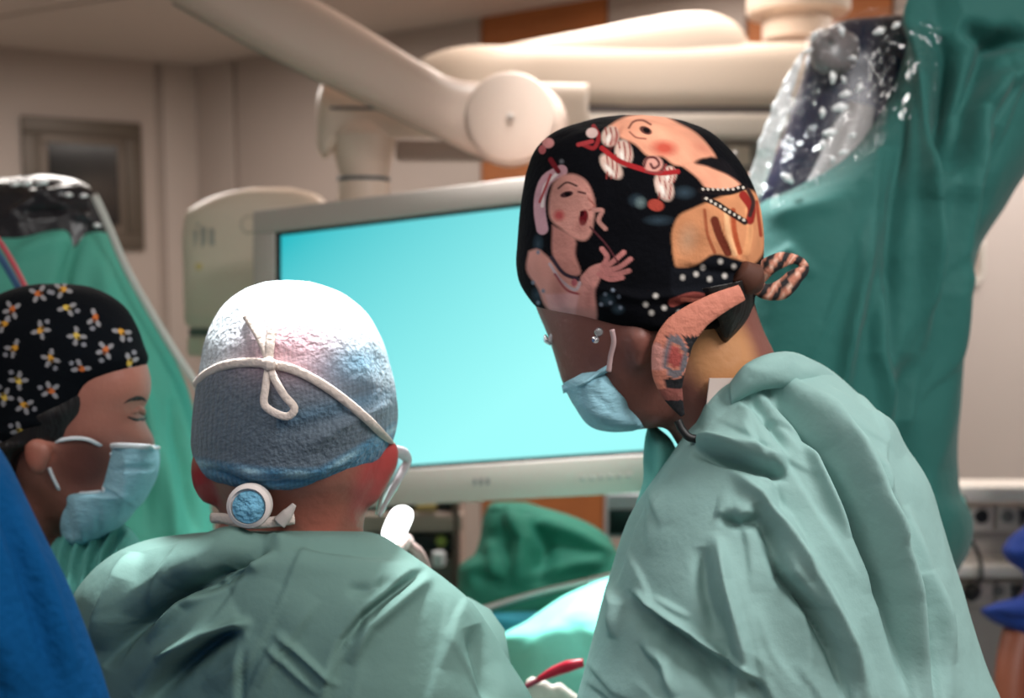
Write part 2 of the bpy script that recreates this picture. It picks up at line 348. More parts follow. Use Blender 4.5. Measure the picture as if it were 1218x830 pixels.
b.inputs['Base Color'].default_value = (0, 0, 0, 1); b.inputs['Roughness'].default_value = .4
at_ = nd(nt, 'ShaderNodeAttribute', attribute_name='Col'); nt.links.new(at_.outputs['Color'], b.inputs['Emission Color']); b.inputs['Emission Strength'].default_value = 1.0
gu, gv = np.meshgrid(np.linspace(0, 1, 28), np.linspace(0, 1, 18)); SV = BL + gu.reshape(-1, 1) * mu * Wm + gv.reshape(-1, 1) * mv * Hm + mn * .002
k1 = np.clip(.85 * gu + .75 * (1 - gv) - .05, 0, 1).reshape(-1, 1) ** .8
c0, c1 = np.array(lin((40, 186, 196))), np.array(lin((158, 250, 248)))
SF = [(i * 28 + j, i * 28 + j + 1, (i + 1) * 28 + j + 1, (i + 1) * 28 + j) for i in range(17) for j in range(27)]
mk('screen', SV, SF, ms, mon, 'glowing cyan screen', col=c0 * (1 - k1) + c1 * k1)
def monp(px, py):   # point on the bezel face
    r = ray(px, py); p0 = BL + mn * .012; return CAM + r * (((p0 - CAM) @ mn) / (r @ mn))
for k, (px, py, ww) in enumerate(((563, 573, 4), (570, 573, 5), (578, 572.5, 5))):
    box('badge', monp(px, py + 4), mu * ww * .0013, mv * .011, mn * .0015, M_grey, mon)
for k in range(6): lathe('button', [(.004, 0), (.004, .002), (.002, .003)], monp(693 + k * 11, 569 - k * .6), mn, mat('button', (150, 142, 136), .5), mon, 12)
# ------------------------------------------------------------------ monitor's suspension and pendant arms
susp = thing('suspension_arm', 'cream horizontal suspension arm with knuckle joint above the monitor', 'ceiling arm', at(432, 235, 2.05))
zb_ = 2.05; ppm = zb_ / F
kn = lmk('knuckle', [(376, 150, 378, 150, .01, zb_), (378, 112, 378, 178, .05, zb_), (384, 98, 386, 190, .06, zb_), (400, 96, 402, 172, .062, zb_), (440, 96, 440, 166, .062, zb_), (500, 96, 500, 164, .06, zb_), (560, 97, 560, 166, .055, zb_ + .05), (700, 99, 700, 166, .05, zb_ + .15)], M_cream, susp, e=.6, n=40)
tube('seam', [surf(kn, x, 128.5, .0) for x in (380, 395, 410, 430, 450, 480, 520)], .0035, mat('seam_grey', (120, 116, 116), .6), susp, 8)
cone_c = at(433, 240, zb_)
lathe('stem', [(.050, 0), (.050, .035), (.046, .045), (.047, .05), (.050, .062), (.055, .085), (.060, .11), (.064, .125), (.05, .15)], cone_c, (0, 0, 1), M_cream, susp)
lathe('ring', [(.0505, 0), (.0515, .001), (.0515, .006), (.0505, .007)], cone_c + Zv(.04), (0, 0, 1), mat('ring_grey', (96, 104, 108), .5), susp)
box('underbeam', at(470, 190, zb_ + .03), at(585, 190, zb_ + .12) - at(470, 190, zb_ + .03), Y(.05), Zv(.04), mat('underbeam_enamel', (176, 162, 152), .5), susp, bev=.006)  # lower beam carried on in a greyer enamel
rod('mount', cone_c - Zv(.14) + Y(.01), cone_c + Zv(.004), .03, M_cream, susp)
mc = (TL + BL) / 2 + mu * Wm * .3 - mn * .058; rod('monitor_bracket', cone_c - Zv(.12) + Y(.01), mc, .028, M_cream, susp)
pa = thing('pendant_arm', 'long cream pendant arm with a rounded hump cover, right of the round arm joint', 'ceiling arm', at(948, 60, 2.5))
zp = 2.5
lmk('beam', [(500, 70, 500, 160, .04, zp), (520, 62, 520, 162, .06, zp), (640, 55, 640, 126, .065, zp), (760, 52, 760, 128, .065, zp), (880, 51, 880, 128, .065, zp), (1000, 50, 1000, 130, .065, zp), (1060, 50, 1060, 131, .06, zp), (1064, 60, 1064, 120, .04, zp)], M_cream, pa, e=.55, n=60)
lmk('hump_cover', [(520, 72, 521, 90, .01, zp), (600, 54, 600, 90, .04, zp), (700, 35, 700, 90, .05, zp), (770, 21, 770, 90, .055, zp), (820, 14, 820, 90, .055, zp), (855, 17, 856, 90, .05, zp), (878, 30, 880, 90, .045, zp), (890, 48, 892, 85, .03, zp), (894, 60, 894, 80, .01, zp)], M_cream, pa, e=.7, n=60)
box('groove', at(640, 135, zp - .04), at(1040, 135, zp - .04) - at(640, 135, zp - .04), Y(.08), Zv(.02), mat('groove', (120, 112, 112), .6), pa)
lmk('lower_beam', [(640, 134, 640, 164, .05, zp), (700, 134, 700, 165, .055, zp), (920, 134, 920, 167, .055, zp), (1040, 134, 1040, 168, .05, zp)], mat('lower_enamel', (206, 194, 182), .4), pa, e=.4)
box('connector', at(848, 204, zp), at(908, 204, zp) - at(848, 204, zp), Y(.06), Zv(.08), mat('conn_grey', (150, 140, 132), .5), pa, bev=.006)
box('connector_plate', at(866, 196, zp - .012), at(892, 196, zp) - at(866, 196, zp), Y(.012), Zv(.045), M_cream, pa, bev=.003)
jz = 2.62; jc = at(948, 50, jz)
lathe('joint', [(.06, 0), (.083, .004), (.086, .02), (.086, .045), (.08, .05), (.08, .062), (.121, .066), (.126, .075), (.126, .16), (.1, .17), (.06, .175), (.06, CZ - jc[2])], jc, (0, 0, 1), M_cream, pa)
la = thing('lamp_arm', 'pinkish cream lamp arm running diagonally down to a round joint', 'ceiling arm', at(-60, -120, 1.9))
zl = 1.9
am = lmk('arm', [(-40, -225, -110, -170, .05, zl), (100, -150, 20, -98, .055, zl), (250, -68, 110, -50, .058, zl), (385, 5, 205, 2, .06, zl), (450, 43, 320, 66, .06, zl), (505, 76, 430, 120, .058, zl), (545, 95, 520, 163, .055, zl), (590, 99, 572, 187, .05, zl), (630, 100, 612, 193, .05, zl), (655, 108, 645, 185, .048, zl), (670, 125, 668, 168, .04, zl), (676, 143, 676, 150, .01, zl)], M_cream2, la, e=.62, n=70)
tube('trim', [surf(am, x, y, -.02) for x, y in ((207, 2), (320, 64), (430, 117), (520, 160), (570, 183))], .0065, mat('trim_grey', (146, 136, 122), .5), la, 10)
dc = at(607, 140, zl - .05)
lathe('joint_disc', [(.082, .03), (.081, .0), (.078, -.006), (.072, -.008), (.074, -.0085), (.06, -.0105), (.02, -.012), (.0, -.012)], dc, FW, mat('joint_enamel', (194, 168, 153), .45), la)
lathe('screw', [(.007, 0), (.007, -.003), (.003, -.004), (0, -.004)], dc - FW * .012, FW, mat('screw', (170, 152, 142), .5), la, 16)
cc = at(-60, -190, zl); rod('column', cc - Zv(.05), (cc[0], cc[1], CZ), .06, M_cream, la, 24)
# ------------------------------------------------------------------ control box left of the monitor
cb = thing('control_box', 'cream rounded control box standing left behind the monitor', 'equipment box', (at(305, 400, 2.15)[0], at(305, 400, 2.15)[1], 0))
zc = 2.15
cbb = lmk('housing', [(300, 223, 345, 223, .01, zc), (284, 226, 358, 226, .045, zc), (258, 232, 378, 232, .055, zc), (238, 241, 388, 241, .058, zc), (222, 252, 392, 252, .06, zc), (218, 268, 394, 268, .06, zc), (218, 320, 395, 320, .06, zc), (219, 360, 395, 360, .06, zc), (222, 386, 394, 386, .058, zc), (226, 390, 390, 390, .05, zc)], M_cream, cb, e=.5, n=50)
tube('button_ring', [surf(cbb, 296 + 9 * math.cos(a), 267 + 10 * math.sin(a), .0) for a in np.linspace(0, 6.28, 14)], .0022, mat('ring_tan', (196, 180, 166), .5), cb, 6)
for (x, y, ww, hh) in ((231, 296, 4, 24), (239, 294, 6, 26), (249, 292, 6, 22), (234, 270, 6, 5)):
    p = surf(cbb, x, y, .001); box('marking', p, X(ww * zc / F), Y(.002), Zv(hh * zc / F * .9), mat('marking', (168, 160, 152), .6), cb)
lathe('indicator', [(.007, 0), (.007, -.002), (0, -.003)], surf(cbb, 237, 317, 0), FW, mat('yellow_dot', (214, 186, 120), .5), cb, 14)
box('clamp', at(224, 400, zc), X(.1), Y(.04), Zv(.016), M_grey, cb, bev=.003); box('bracket', at(222, 424, zc), X(.04), Y(.04), Zv(.042), M_cream, cb, bev=.006)
pcb = at(310, 386, zc + .02); rod('pole', (pcb[0], pcb[1], .03), pcb, .022, M_steel, cb); lathe('base', [(.0, 0), (.12, 0), (.12, .02), (.03, .04)], (pcb[0], pcb[1], .0), (0, 0, 1), M_grey, cb)

# ------------------------------------------------------------------ equipment behind the surgeons
eq = thing('equipment_rack', 'beige equipment rack with dark slots below the monitor', 'equipment rack', (at(500, 600, 2.4)[0], at(500, 600, 2.4)[1] + .1, 0)); ze = 2.4
def vp(x, y, Yd): r_ = ray(x, y); return CAM + r_ * (Yd / r_[1])
def eb(name, x0, y0, x1, y1, m, dz=0, dep=.05, bev=.004, par=eq, z=2.4): p = vp(x0, y1, z + dz); q = vp(x1, y1, z + dz); r = vp(x0, y0, z + dz); return box(name, p, X(q[0] - p[0]), Y(dep), Zv(r[2] - p[2]), m, par, bev=bev)
M_rack = mat('rack_beige', (176, 160, 150), .5)
eb('cabinet', 420, 570, 548, 1240, M_rack, .06, .35)
eb('shelf', 425, 612, 550, 632, M_rack, 0, .06); eb('slot', 430, 596, 540, 612, M_dark, .03, .03); eb('slot', 430, 637, 545, 656, M_dark, .03, .03); eb('post', 541, 575, 549, 1240, mat('post_brown', (104, 88, 80), .5), 0, .06)
eb('tray', 494, 601, 519, 609, mat('ochre', (160, 140, 80), .6), .0, .02); eb('drawer', 432, 662, 538, 700, mat('drawer_grey', (120, 112, 108), .5), .02, .05)
lathe('dial', [(.013, 0), (.013, -.004), (.006, -.006)], vp(525, 643, ze + .02), FW, mat('lime', (158, 170, 80), .5), eq, 16)
cap_p = vp(522, 672, ze - .05); lathe('bottle_cap', [(.014, 0), (.016, .01), (.014, .03), (.0, .033)], cap_p, (0, 0, 1), M_maskw, eq, 16)
sd = thing('small_display', 'small white-topped dark display just right of the orange panel below the monitor', 'display', (at(740, 600, 2.3)[0], at(740, 600, 2.3)[1] + .02, 0))
eb('case', 722, 588, 790, 640, mat('case_white', (206, 214, 224), .5), 0, .04, par=sd, z=2.3); eb('screen', 724, 606, 788, 636, M_dark, -.006, .008, .001, sd, 2.3)
q = at(756, 640, 2.32); rod('stand', (q[0], q[1], 0), q, .015, M_steel, sd)
# glowing lamp
lp = thing('examination_lamp', 'small oval lamp glowing white beside the middle surgeon\'s glasses', 'lamp', (at(500, 690, 1.25)[0], at(500, 690, 1.25)[1], 0))
M_glow = mat('lamp_glow', (255, 255, 255), .5, emit=5)
G = tube_v(cr([at(464, 648, 1.2), at(465, 643, 1.2), at(473, 623, 1.2), at(481, 606, 1.2), at(482, 602, 1.2)], 20), .0135, 20); r_ = np.ones(len(G))
cx_ = G.mean(1, keepdims=True); ll = np.linspace(-1, 1, len(G)); G = cx_ + (G - cx_) * np.sqrt(np.clip(1 - np.abs(ll) ** 3.5, .02, 1))[:, None, None]
V, Fc = close(G); mk('lamp_head', V, Fc, M_glow, lp)
tube('socket', [at(476, 642, 1.215), at(482, 645, 1.215), at(488, 649, 1.215)], [.008, .011, .008], mat('socket_pink', (236, 206, 200), .4), lp)
tube('neck', [at(486, 647, 1.22), at(496, 655, 1.22), at(504, 672, 1.23), at(506, 720, 1.24), at(500, 800, 1.25)], [.006, .007, .006, .006, .006], mat('neck_pink', (206, 170, 164), .4), lp)
q = at(500, 795, 1.25); rod('pole', (q[0], q[1], 0.02), q, .008, M_steel, lp); lathe('base', [(0, 0), (.07, 0), (.07, .015), (.02, .03)], (q[0], q[1], 0), (0, 0, 1), M_grey, lp)

# ------------------------------------------------------------------ wall supply unit on the right
su = thing('supply_rail', 'beige medical supply unit with two rows of sockets at the right edge', 'supply unit', (at(1230, 800, 2.3)[0], at(1230, 800, 2.3)[1] + .05, 0)); zs = 2.3
def sb_(name, x0, y0, x1, y1, m, dz=0, dep=.05, bev=.004, label=None): return eb(name, x0, y0, x1, y1, m, dz, dep, bev, su, zs)
M_rail = mat('rail_beige', (206, 194, 184), .5); M_lip = mat('rail_lip', (238, 230, 220), .4)
sb_('back_panel', 1100, 590, 1420, 1310, M_rail, .05, .1)
sb_('lip', 1100, 578, 1420, 598, M_lip, -.03, .08, .008); sb_('lip', 1100, 672, 1420, 688, M_lip, -.03, .08, .008)
k = 0
for y0 in (601, 690):
    sb_('channel', 1100, y0, 1420, y0 + 34, mat('channel', (182, 170, 160), .5), .02, .03, .002)
    for x0 in (1110, 1152, 1184, 1214, 1246, 1278): sb_('socket_plate', x0 + 1, y0 + 2, x0 + 29, y0 + 31, M_rail, .008, .012, .002)
for (x, y, r, m) in ((1168, 614, .011, M_black), (1199, 614, .010, M_grey), (1184 + 4, 703, .009, M_grey), (1199, 614, .004, M_black)):
    lathe('socket', [(r * 1.5, .004), (r * 1.5, 0), (r, -.003), (r * .9, -.006), (0, -.006)], vp(x, y, zs + .006), FW, m, su, 20)
for (x, y) in ((1216, 606), (1207, 696)):
    P3 = [vp(x - 2, y, zs - .002), vp(x + 12, y, zs - .002), vp(x, y + 20, zs - .002)]; V = P3 + [p + FW * .012 for p in P3]
    mk('latch', V, [(0, 1, 2), (5, 4, 3), (0, 3, 4, 1), (1, 4, 5, 2), (2, 5, 3, 0)], M_dark, su, smooth=False)
cab = thing('power_cable', 'black power cable with a plug in the lower row of wall sockets', 'cable', at(1155, 706, zs - .05))
tube('cord', [vp(1146, 590, zs - .055), vp(1154, 640, zs - .055), vp(1165, 662, zs - .055), vp(1167, 685, zs - .055), vp(1158, 703, zs - .04)], .0045, M_black, cab, 8)
tube('plug', [vp(1150, 712, zs - .018), vp(1156, 704, zs - .02), vp(1162, 696, zs - .02)], [.013, .019, .013], M_black, cab, 14)

# ------------------------------------------------------------------ draped robot arm, right
dr = thing('draped_robot', 'tall teal-draped robotic arm behind the right-hand surgeon', 'draped equipment', (at(1060, 600, 1.5)[0], at(1060, 600, 1.5)[1] - .05, 0)); zd = 1.5
RD = [(-260, 1150, 1560, .10), (-120, 1120, 1450, .12), (0, 1090, 1340, .13), (70, 1075, 1295, .13), (130, 1052, 1262, .14), (180, 1012, 1235, .15), (222, 950, 1208, .16), (243, 905, 1196, .16), (290, 886, 1166, .17), (350, 878, 1151, .17), (450, 880, 1136, .17), (560, 900, 1137, .17), (590, 910, 1141, .17), (610, 915, 1152, .17), (650, 920, 1152, .17), (680, 925, 1138, .17), (700, 930, 1128, .17), (900, 930, 1120, .17), (1400, 920, 1130, .18), (1960, 900, 1150, .2)]
SR = [([(1098, -60), (1099, 33), (1104, 163), (1100, 300), (1096, 420)], 9, .028), ([(1118, 40), (1116, 141), (1125, 210)], 20, -.05), ([(1075, 110), (1068, 200), (1060, 300), (1055, 460)], 10, -.022),
      ([(1042, 250), (1028, 320), (1010, 400), (1000, 480)], 9, .02), ([(1165, 90), (1160, 200), (1130, 350), (1118, 560)], 14, .03), ([(1218, 30), (1175, 60), (1150, 130), (1145, 220)], 12, -.03),
      ([(1140, 30), (1180, 45), (1240, 50)], 10, -.03), ([(1240, 75), (1190, 100), (1170, 130)], 12, .02), ([(1188, 150), (1165, 230), (1140, 330)], 10, -.02), ([(905, 260), (960, 250), (1010, 240)], 12, .01), ([(905, 320), (940, 300), (970, 330)], 8, .008),
      ([(1085, 420), (1070, 500), (1100, 600)], 14, -.02), ([(1050, 330), (1045, 420), (1068, 540)], 10, .02)]
SR += [([(1104, -60), (1106, 60), (1110, 160), (1104, 300), (1098, 420)], 10, .015, 's'), ([(1060, 130), (1040, 260), (1015, 380), (1000, 480)], 9, .012, 's')] + creases(24, (900, 250, 1140, 600), lambda x, y: 105, .004, 12, (60, 180), (5, 12)) + creases(12, (1100, 0, 1218, 300), lambda x, y: 105, .006, 13, (60, 180), (6, 14))
lmk('drape', hrow(RD, zd), M_drapeR, dr, 420, 420, .85, SR, ((14, .008, 3, (1.5, 1, .3)), (45, .0022, 4, (1, 1, .6))), 'teal fabric drape')
lmk('drape_corner', hrow([(584, 1120, 1142, .03), (600, 1095, 1150, .06), (620, 1080, 1155, .07), (645, 1080, 1153, .07), (662, 1090, 1146, .05), (680, 1126, 1136, .01)], 1.475), mat('drape_corner', (104, 176, 164), .75, bump=.2, bscale=30), dr, 30, 30)
lmk('robot_head', hrow([(18, 1062, 1100, .02), (30, 990, 1130, .05), (45, 972, 1130, .07), (100, 952, 1125, .08), (160, 932, 1100, .085), (230, 905, 1040, .085), (290, 900, 1000, .06)], 1.56), mat('robot_dark', (26, 30, 58), .35), dr, 60, 40, .7, label='dark navy instrument head')
lmk('lens_housing', hrow([(34, 975, 1000, .02), (42, 966, 1018, .03), (60, 962, 1022, .035), (80, 968, 1014, .03), (88, 978, 1000, .015)], 1.46), mat('lens_grey', (128, 120, 122), .3), dr, 24, 24)
lmk('grip', [(1010, 120, 1040, 128, .02, 1.47), (990, 150, 1035, 165, .03, 1.47), (975, 185, 1025, 200, .035, 1.47), (955, 225, 1005, 240, .03, 1.47)], mat('grip_grey', (184, 178, 178), .4), dr, 24, 24)
film = plastic_film('clear_film', gloss=.09, bscale=15, bump=1.0, haze=.0)
GF = loft(hrow([(2, 1082, 1130, .02), (12, 1040, 1150, .06), (24, 990, 1150, .10), (42, 962, 1150, .12), (75, 948, 1140, .125), (110, 938, 1135, .13), (160, 917, 1110, .135), (200, 902, 1070, .135), (240, 886, 1040, .13), (290, 884, 1000, .12)], 1.5), 110, 110, .8)
GF = displace(GF, [([(960, 60), (990, 48), (1015, 70), (1005, 120)], 7, .012), ([(1000, 130), (985, 170), (975, 230)], 6, .012), ([(1020, 60), (1035, 120), (1020, 190)], 6, -.012), ([(1050, 30), (1060, 80), (1045, 140)], 6, .012)], ((45, .007, 8, (1, 1, .5)), (110, .003, 9, (1, 1, .7))))
V, Fc = close(GF); cover = mk('plastic_cover', V, Fc, film, dr, 'crumpled clear plastic cover')
tube('plastic_edge', [at(895, 236, 1.47), at(904, 205, 1.46), at(916, 165, 1.45), at(928, 130, 1.45), at(942, 92, 1.46), at(956, 62, 1.47)], [.009, .014, .012, .011, .007, .003], mat('film_edge', (252, 252, 253), .12, coat=1, bump=1.0, bscale=50), dr, 20, .35, 50, nz=((110, .004, 21, (1, 1, 1)), (260, .002, 22, (1, 1, 1))))
for k, (x, y, r) in enumerate(((968, 42, 5), (962, 60, 5), (1003, 95, 4), (1006, 112, 6), (990, 92, 6), (1022, 104, 5), (1000, 128, 8), (978, 134, 5), (988, 158, 7), (978, 172, 5), (1014, 161, 4), (1004, 181, 5), (936, 165, 4), (936, 212, 7), (1046, 37, 6), (1066, 30, 5), (1000, 36, 6), (1014, 70, 4), (990, 190, 4))):  # white blobs modelled on the film in place of its highlights
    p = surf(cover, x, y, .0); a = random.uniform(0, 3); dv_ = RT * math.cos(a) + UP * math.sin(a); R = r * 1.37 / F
    tube('modelled_highlight', [p - dv_ * R * 1.3, p + FW * -.004, p + dv_ * R * 1.2], [R * .3, R * .75, R * .25], mat('highlight_white', (252, 252, 254), .3, coat=1), cover, 10, .6, 8)
wc = thing('white_cord', 'short white cord loop hanging beside the teal drape on the right wall', 'cord', CAM + ray(1162, 340) * ((PR[1] - .012) / ray(1162, 340)[1]))
tube('cord', [CAM + ray(*p) * ((PR[1] - .012) / ray(*p)[1]) for p in ((1168, 285), (1168, 310), (1165, 332), (1158, 338), (1153, 325), (1152, 250))], .0105, M_lip, wc)

# ------------------------------------------------------------------ draped equipment, left
dl = thing('draped_column', 'green-draped equipment column behind the surgeon in the patterned black cap', 'draped equipment', (at(20, 600, 1.7)[0], at(20, 600, 1.7)[1], 0)); zL = 1.7
LD = [(253, 66, 112, .02), (258, 20, 120, .06), (268, -40, 127, .09), (290, -90, 139, .12), (330, -120, 156, .14), (390, -150, 186, .16), (460, -160, 222, .17), (540, -160, 241, .18), (640, -165, 256, .19), (1000, -170, 270, .2), (1700, -180, 280, .22)]
SL = [([(95, 262), (75, 330), (60, 420)], 9, -.018), ([(120, 300), (125, 380), (170, 480), (200, 620)], 10, .02), ([(150, 400), (165, 500), (175, 640)], 9, -.02), ([(205, 470), (225, 560), (235, 640)], 7, -.018), ([(190, 500), (205, 600), (210, 660)], 7, .015), ([(10, 310), (50, 290), (90, 280)], 10, .012)]
lmk('drape', hrow(LD, zL), M_drapeL, dl, 240, 200, .9, SL, ((16, .006, 31, (1.6, 1, .3)), (50, .0015, 32, (1, 1, .6))), 'green fabric drape')
lmk('plastic_cover', hrow([(209, 20, 62, .01), (214, -20, 92, .05), (226, -60, 112, .08), (245, -90, 124, .1), (275, -120, 134, .11), (330, -130, 140, .11)], zL + .0), mat('dark_film', (44, 42, 46), .22, bump=1.0, bscale=14, stretch=(1.5, 1, .6), spec=.35), dl, 80, 90, .9, [([(30, 225), (60, 240), (110, 262)], 5, .01), ([(0, 265), (50, 235), (90, 225)], 5, .012), ([(20, 255), (60, 250), (100, 250)], 4, -.01)], ((60, .004, 41, (1, 1, 1)),), 'crumpled dark clear plastic')
tube('plastic_edge', [at(112, 232, 1.6), at(126, 262, 1.6), at(150, 318, 1.6), at(180, 372, 1.6), at(212, 425, 1.6), at(236, 462, 1.6), at(250, 500, 1.6)], .006, mat('edge_grey', (206, 206, 200), .25), dl, 10, .5, 40)
for k, (x, y, r) in enumerate(((18, 219, 5), (32, 218, 6), (50, 217, 6), (100, 233, 4), (82, 232, 4), (116, 268, 4))):  # glints on the dark plastic, built as small white blobs
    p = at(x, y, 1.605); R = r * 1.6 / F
    tube('modelled_highlight', [p - RT * R * 1.3, p - FW * .004, p + RT * R * 1.2], [R * .3, R * .7, R * .25], mat('highlight_white', (252, 252, 254), .3, coat=1), dl, 10, .6, 8)
rc = thing('twin_cord', 'red and blue cord slanting down behind the patterned black cap', 'cord', at(30, 345, 1.35))
tube('red_strand', [at(-60, 180, 1.35), at(-20, 260, 1.35), at(8, 300, 1.35), at(32, 345, 1.35), at(44, 372, 1.35)], .0035, mat('cord_red', (190, 70, 84), .4), rc)
tube('blue_strand', [at(-66, 190, 1.36), at(-26, 272, 1.36), at(3, 310, 1.36), at(27, 352, 1.36), at(38, 375, 1.36)], .0045, mat('cord_blue', (44, 92, 140), .4), rc)

# ------------------------------------------------------------------ operating field
ot = thing('operating_table', 'brightly lit turquoise drape over the operating table between the two surgeons', 'operating table', (at(720, 900, 1.58)[0], at(720, 900, 1.58)[1], 0))
lmk('drape', hrow([(688, 722, 760, .02), (696, 700, 790, .05), (708, 672, 810, .08), (722, 650, 830, .10), (740, 624, 850, .12), (756, 597, 860, .13), (772, 596, 845, .13), (795, 600, 845, .13), (830, 608, 845, .13), (900, 600, 850, .14), (1100, 560, 850, .16), (1500, 540, 850, .17), (1760, 540, 850, .17)], 1.58), M_drapeB, ot, 140, 120, .9, [([(700, 715), (660, 745), (620, 790)], 12, .01), ([(690, 740), (700, 800)], 12, -.008)], ((18, .004, 51, (1, 1, 1)),), 'turquoise fabric drape')
db = thing('dark_drape_bundle', 'dark green bunched drape under the centre of the monitor', 'draped equipment', (at(650, 900, 2.0)[0], at(650, 900, 2.0)[1], 0))
lmk('drape', hrow([(597, 588, 626, .01), (601, 582, 640, .05), (610, 577, 672, .07), (622, 574, 700, .09), (640, 572, 722, .1), (658, 566, 734, .11), (674, 548, 760, .12), (695, 546, 780, .13), (730, 540, 790, .14), (900, 530, 800, .15), (1300, 520, 800, .16), (1480, 510, 800, .16)], 2.0), M_drapeD, db, 160, 140, .85, [([(600, 600), (622, 640), (615, 700)], 9, .025), ([(585, 640), (588, 690)], 8, .012), ([(632, 612), (650, 650), (640, 700)], 9, -.025), ([(640, 618), (690, 640), (730, 668)], 9, .018), ([(620, 690), (680, 672), (720, 670)], 8, .015), ([(560, 680), (600, 700)], 8, -.01)], ((22, .006, 61, (1, 1, 1)), (60, .002, 62, (1, 1, 1))), 'dark green fabric')
rd = thing('metal_rod', 'thin grey metal rail crossing in front of the dark green drape', 'rail', at(585, 722, 1.79))
tube('rail', [at(560, 729, 1.79), at(640, 705, 1.79), at(740, 683, 1.79), at(800, 668, 1.79)], .0058, M_steel, rd, 14); tube('sleeve', [at(700, 692, 1.79), at(728, 685.5, 1.79)], .0075, M_silver, rd, 14)
bc = thing('blue_cloth', 'small blue-green folded cloth under the metal rail', 'cloth', at(610, 760, 1.79))
lmk('cloth', hrow([(728, 585, 640, .01), (736, 580, 650, .02), (750, 585, 640, .02), (764, 590, 620, .01)], 1.79), mat('cloth_blue', (40, 130, 150), .7, bump=.3, bscale=30), bc, 20, 24, nz=((40, .003, 5, (1, 1, 1)),))
bpy.context.view_layer.update()

# ------------------------------------------------------------------ people
def body(person, parts, m, vox=.005, name='body'):
    """parts: closed grids joined and voxel-remeshed into ONE continuous surface"""
    V = []; Fc = []; n = 0
    for G in parts:
        v, f = close(G); V.append(v); Fc += [[i + n for i in q] for q in f]; n += len(v)
    o = mk(name, np.vstack(V), Fc, m, person)
    bm = bmesh.new(); bm.from_mesh(o.o.data); bmesh.ops.recalc_face_normals(bm, faces=bm.faces); bm.to_mesh(o.o.data); bm.free()
    r = o.o.modifiers.new('one_skin', 'REMESH'); r.mode = 'VOXEL'; r.voxel_size = vox; r.use_smooth_shade = True
    s = o.o.modifiers.new('soft', 'SMOOTH'); s.factor = .6; s.iterations = 4
    return o
def limb(pts, rad, n=20, m=16): P = cr(pts, n); return tube_v(P, np.interp(np.linspace(0, 1, len(P)), np.linspace(0, 1, len(rad)), rad), m, nrm=(.1, 1, .2))
def hand(wrist, direc, side=1, size=1.0):
    w0 = np.array(wrist, float); d = np.array(direc, float); d /= np.linalg.norm(d); s = np.cross(d, (0, 0, 1)); s /= np.linalg.norm(s); s *= side; u = np.cross(s, d) * side
    out = [limb([w0 - d * .02, w0 + d * .03, w0 + d * .085], [.024, .036, .034], 8)]
    for k, L in enumerate((.07, .08, .074, .058)):
        b0 = w0 + d * .075 + s * (.03 - .02 * k); out.append(limb([b0, b0 + d * L * .45 - Zv(.006), b0 + d * L * .75 - Zv(.025), b0 + d * L * .8 - Zv(.045)], [.0095, .009, .0085, .007], 10, 10))
    b0 = w0 + d * .025 + s * .03; out.append(limb([b0, b0 + s * .02 + d * .02, b0 + s * .026 + d * .055 - Zv(.012)], [.012, .011, .009], 8, 10))
    return out
def shrink(rows, k=.82): 
    out = []
    for (xl, yl, xr, yr, t_, z) in rows: c = (xl + xr) / 2; out.append((c + (xl - c) * k, yl, c + (xr - c) * k, yr, t_ * k, z))
    return out
def lower(person, G_hem, hipz, fx, fy, dx, mtr=M_trouser, ms=M_shoe, face=(0, 1)):
    for s in (-1, 1):
        P = [(fx + s * dx, fy, hipz), (fx + s * dx, fy, .5), (fx + s * dx, fy, .09)]
        V, Fc = close(limb(P, [.085, .065, .055])); mk('trouser_leg', V, Fc, mtr, person)
        f = np.array([face[0], face[1], 0.]); c = np.array([fx + s * dx, fy, .045])
        G = limb([c - f * .1, c - f * .08, c, c + f * .1, c + f * .17], [.01, .04, .043, .042, .015], 14); G[..., 2] = np.maximum(G[..., 2], .002)
        V, Fc = close(G); mk('shoe', V, Fc, ms, person)

# ---- middle surgeon (seen from behind)
zM = .95
mp_ = thing('person', 'person with back turned in pale blue gauze cap and green surgical gown', 'person', (at(350, 900, zM)[0], at(350, 900, zM)[1] + .0, 0))
GM = hrow([(628, 300, 400, .03), (630, 262, 425, .07), (633, 222, 446, .085), (640, 178, 462, .10), (651, 148, 478, .115), (668, 122, 502, .125), (690, 101, 530, .13), (715, 87, 556, .135), (745, 84, 576, .14), (785, 92, 598, .145), (830, 105, 626, .15), (900, 108, 646, .155), (1000, 110, 656, .16), (1300, 100, 650, .17), (2100, 60, 690, .2)], zM)
skM = mat('skin_mid', (150, 92, 78), .5, bump=.1, bscale=120, spots=[(at(448, 560, .92), .055, (176, 62, 60)), (at(240, 585, .92), .03, (150, 40, 44)), (at(385, 610, .88), .03, (176, 100, 84))])
hM = loft(hrow([(366, 310, 380, .03), (378, 280, 412, .06), (405, 256, 440, .085), (450, 243, 460, .1), (500, 238, 462, .1), (540, 238, 460, .1), (575, 246, 452, .095), (605, 260, 436, .08), (640, 262, 432, .07), (700, 230, 460, .08)], zM), 50, 40)
eR = loft(hrow([(522, 446, 462, .008), (530, 438, 474, .015), (550, 436, 474, .018), (575, 434, 462, .016), (600, 434, 448, .012)], .93), 14, 16)
eL = loft(hrow([(540, 228, 246, .008), (560, 226, 250, .014), (585, 232, 254, .012), (600, 242, 256, .008)], .93), 14, 16)
tM = loft(shrink(GM, .72), 50, 40, .9)
sx = at(120, 740, zM); hipc = at(360, 1500, zM)
armsM = [limb([(sx[0] + .03, .95, 1.35), (sx[0] + .0, 1.1, 1.16), (-.12, 1.3, 1.08)], [.05, .045, .03]), limb([(-.07, .95, 1.33), (-.04, 1.1, 1.15), (-.02, 1.27, 1.08)], [.05, .045, .03])]
hM_all = hand((-.12, 1.3, 1.08), (.9, .3, -.1)) ; 
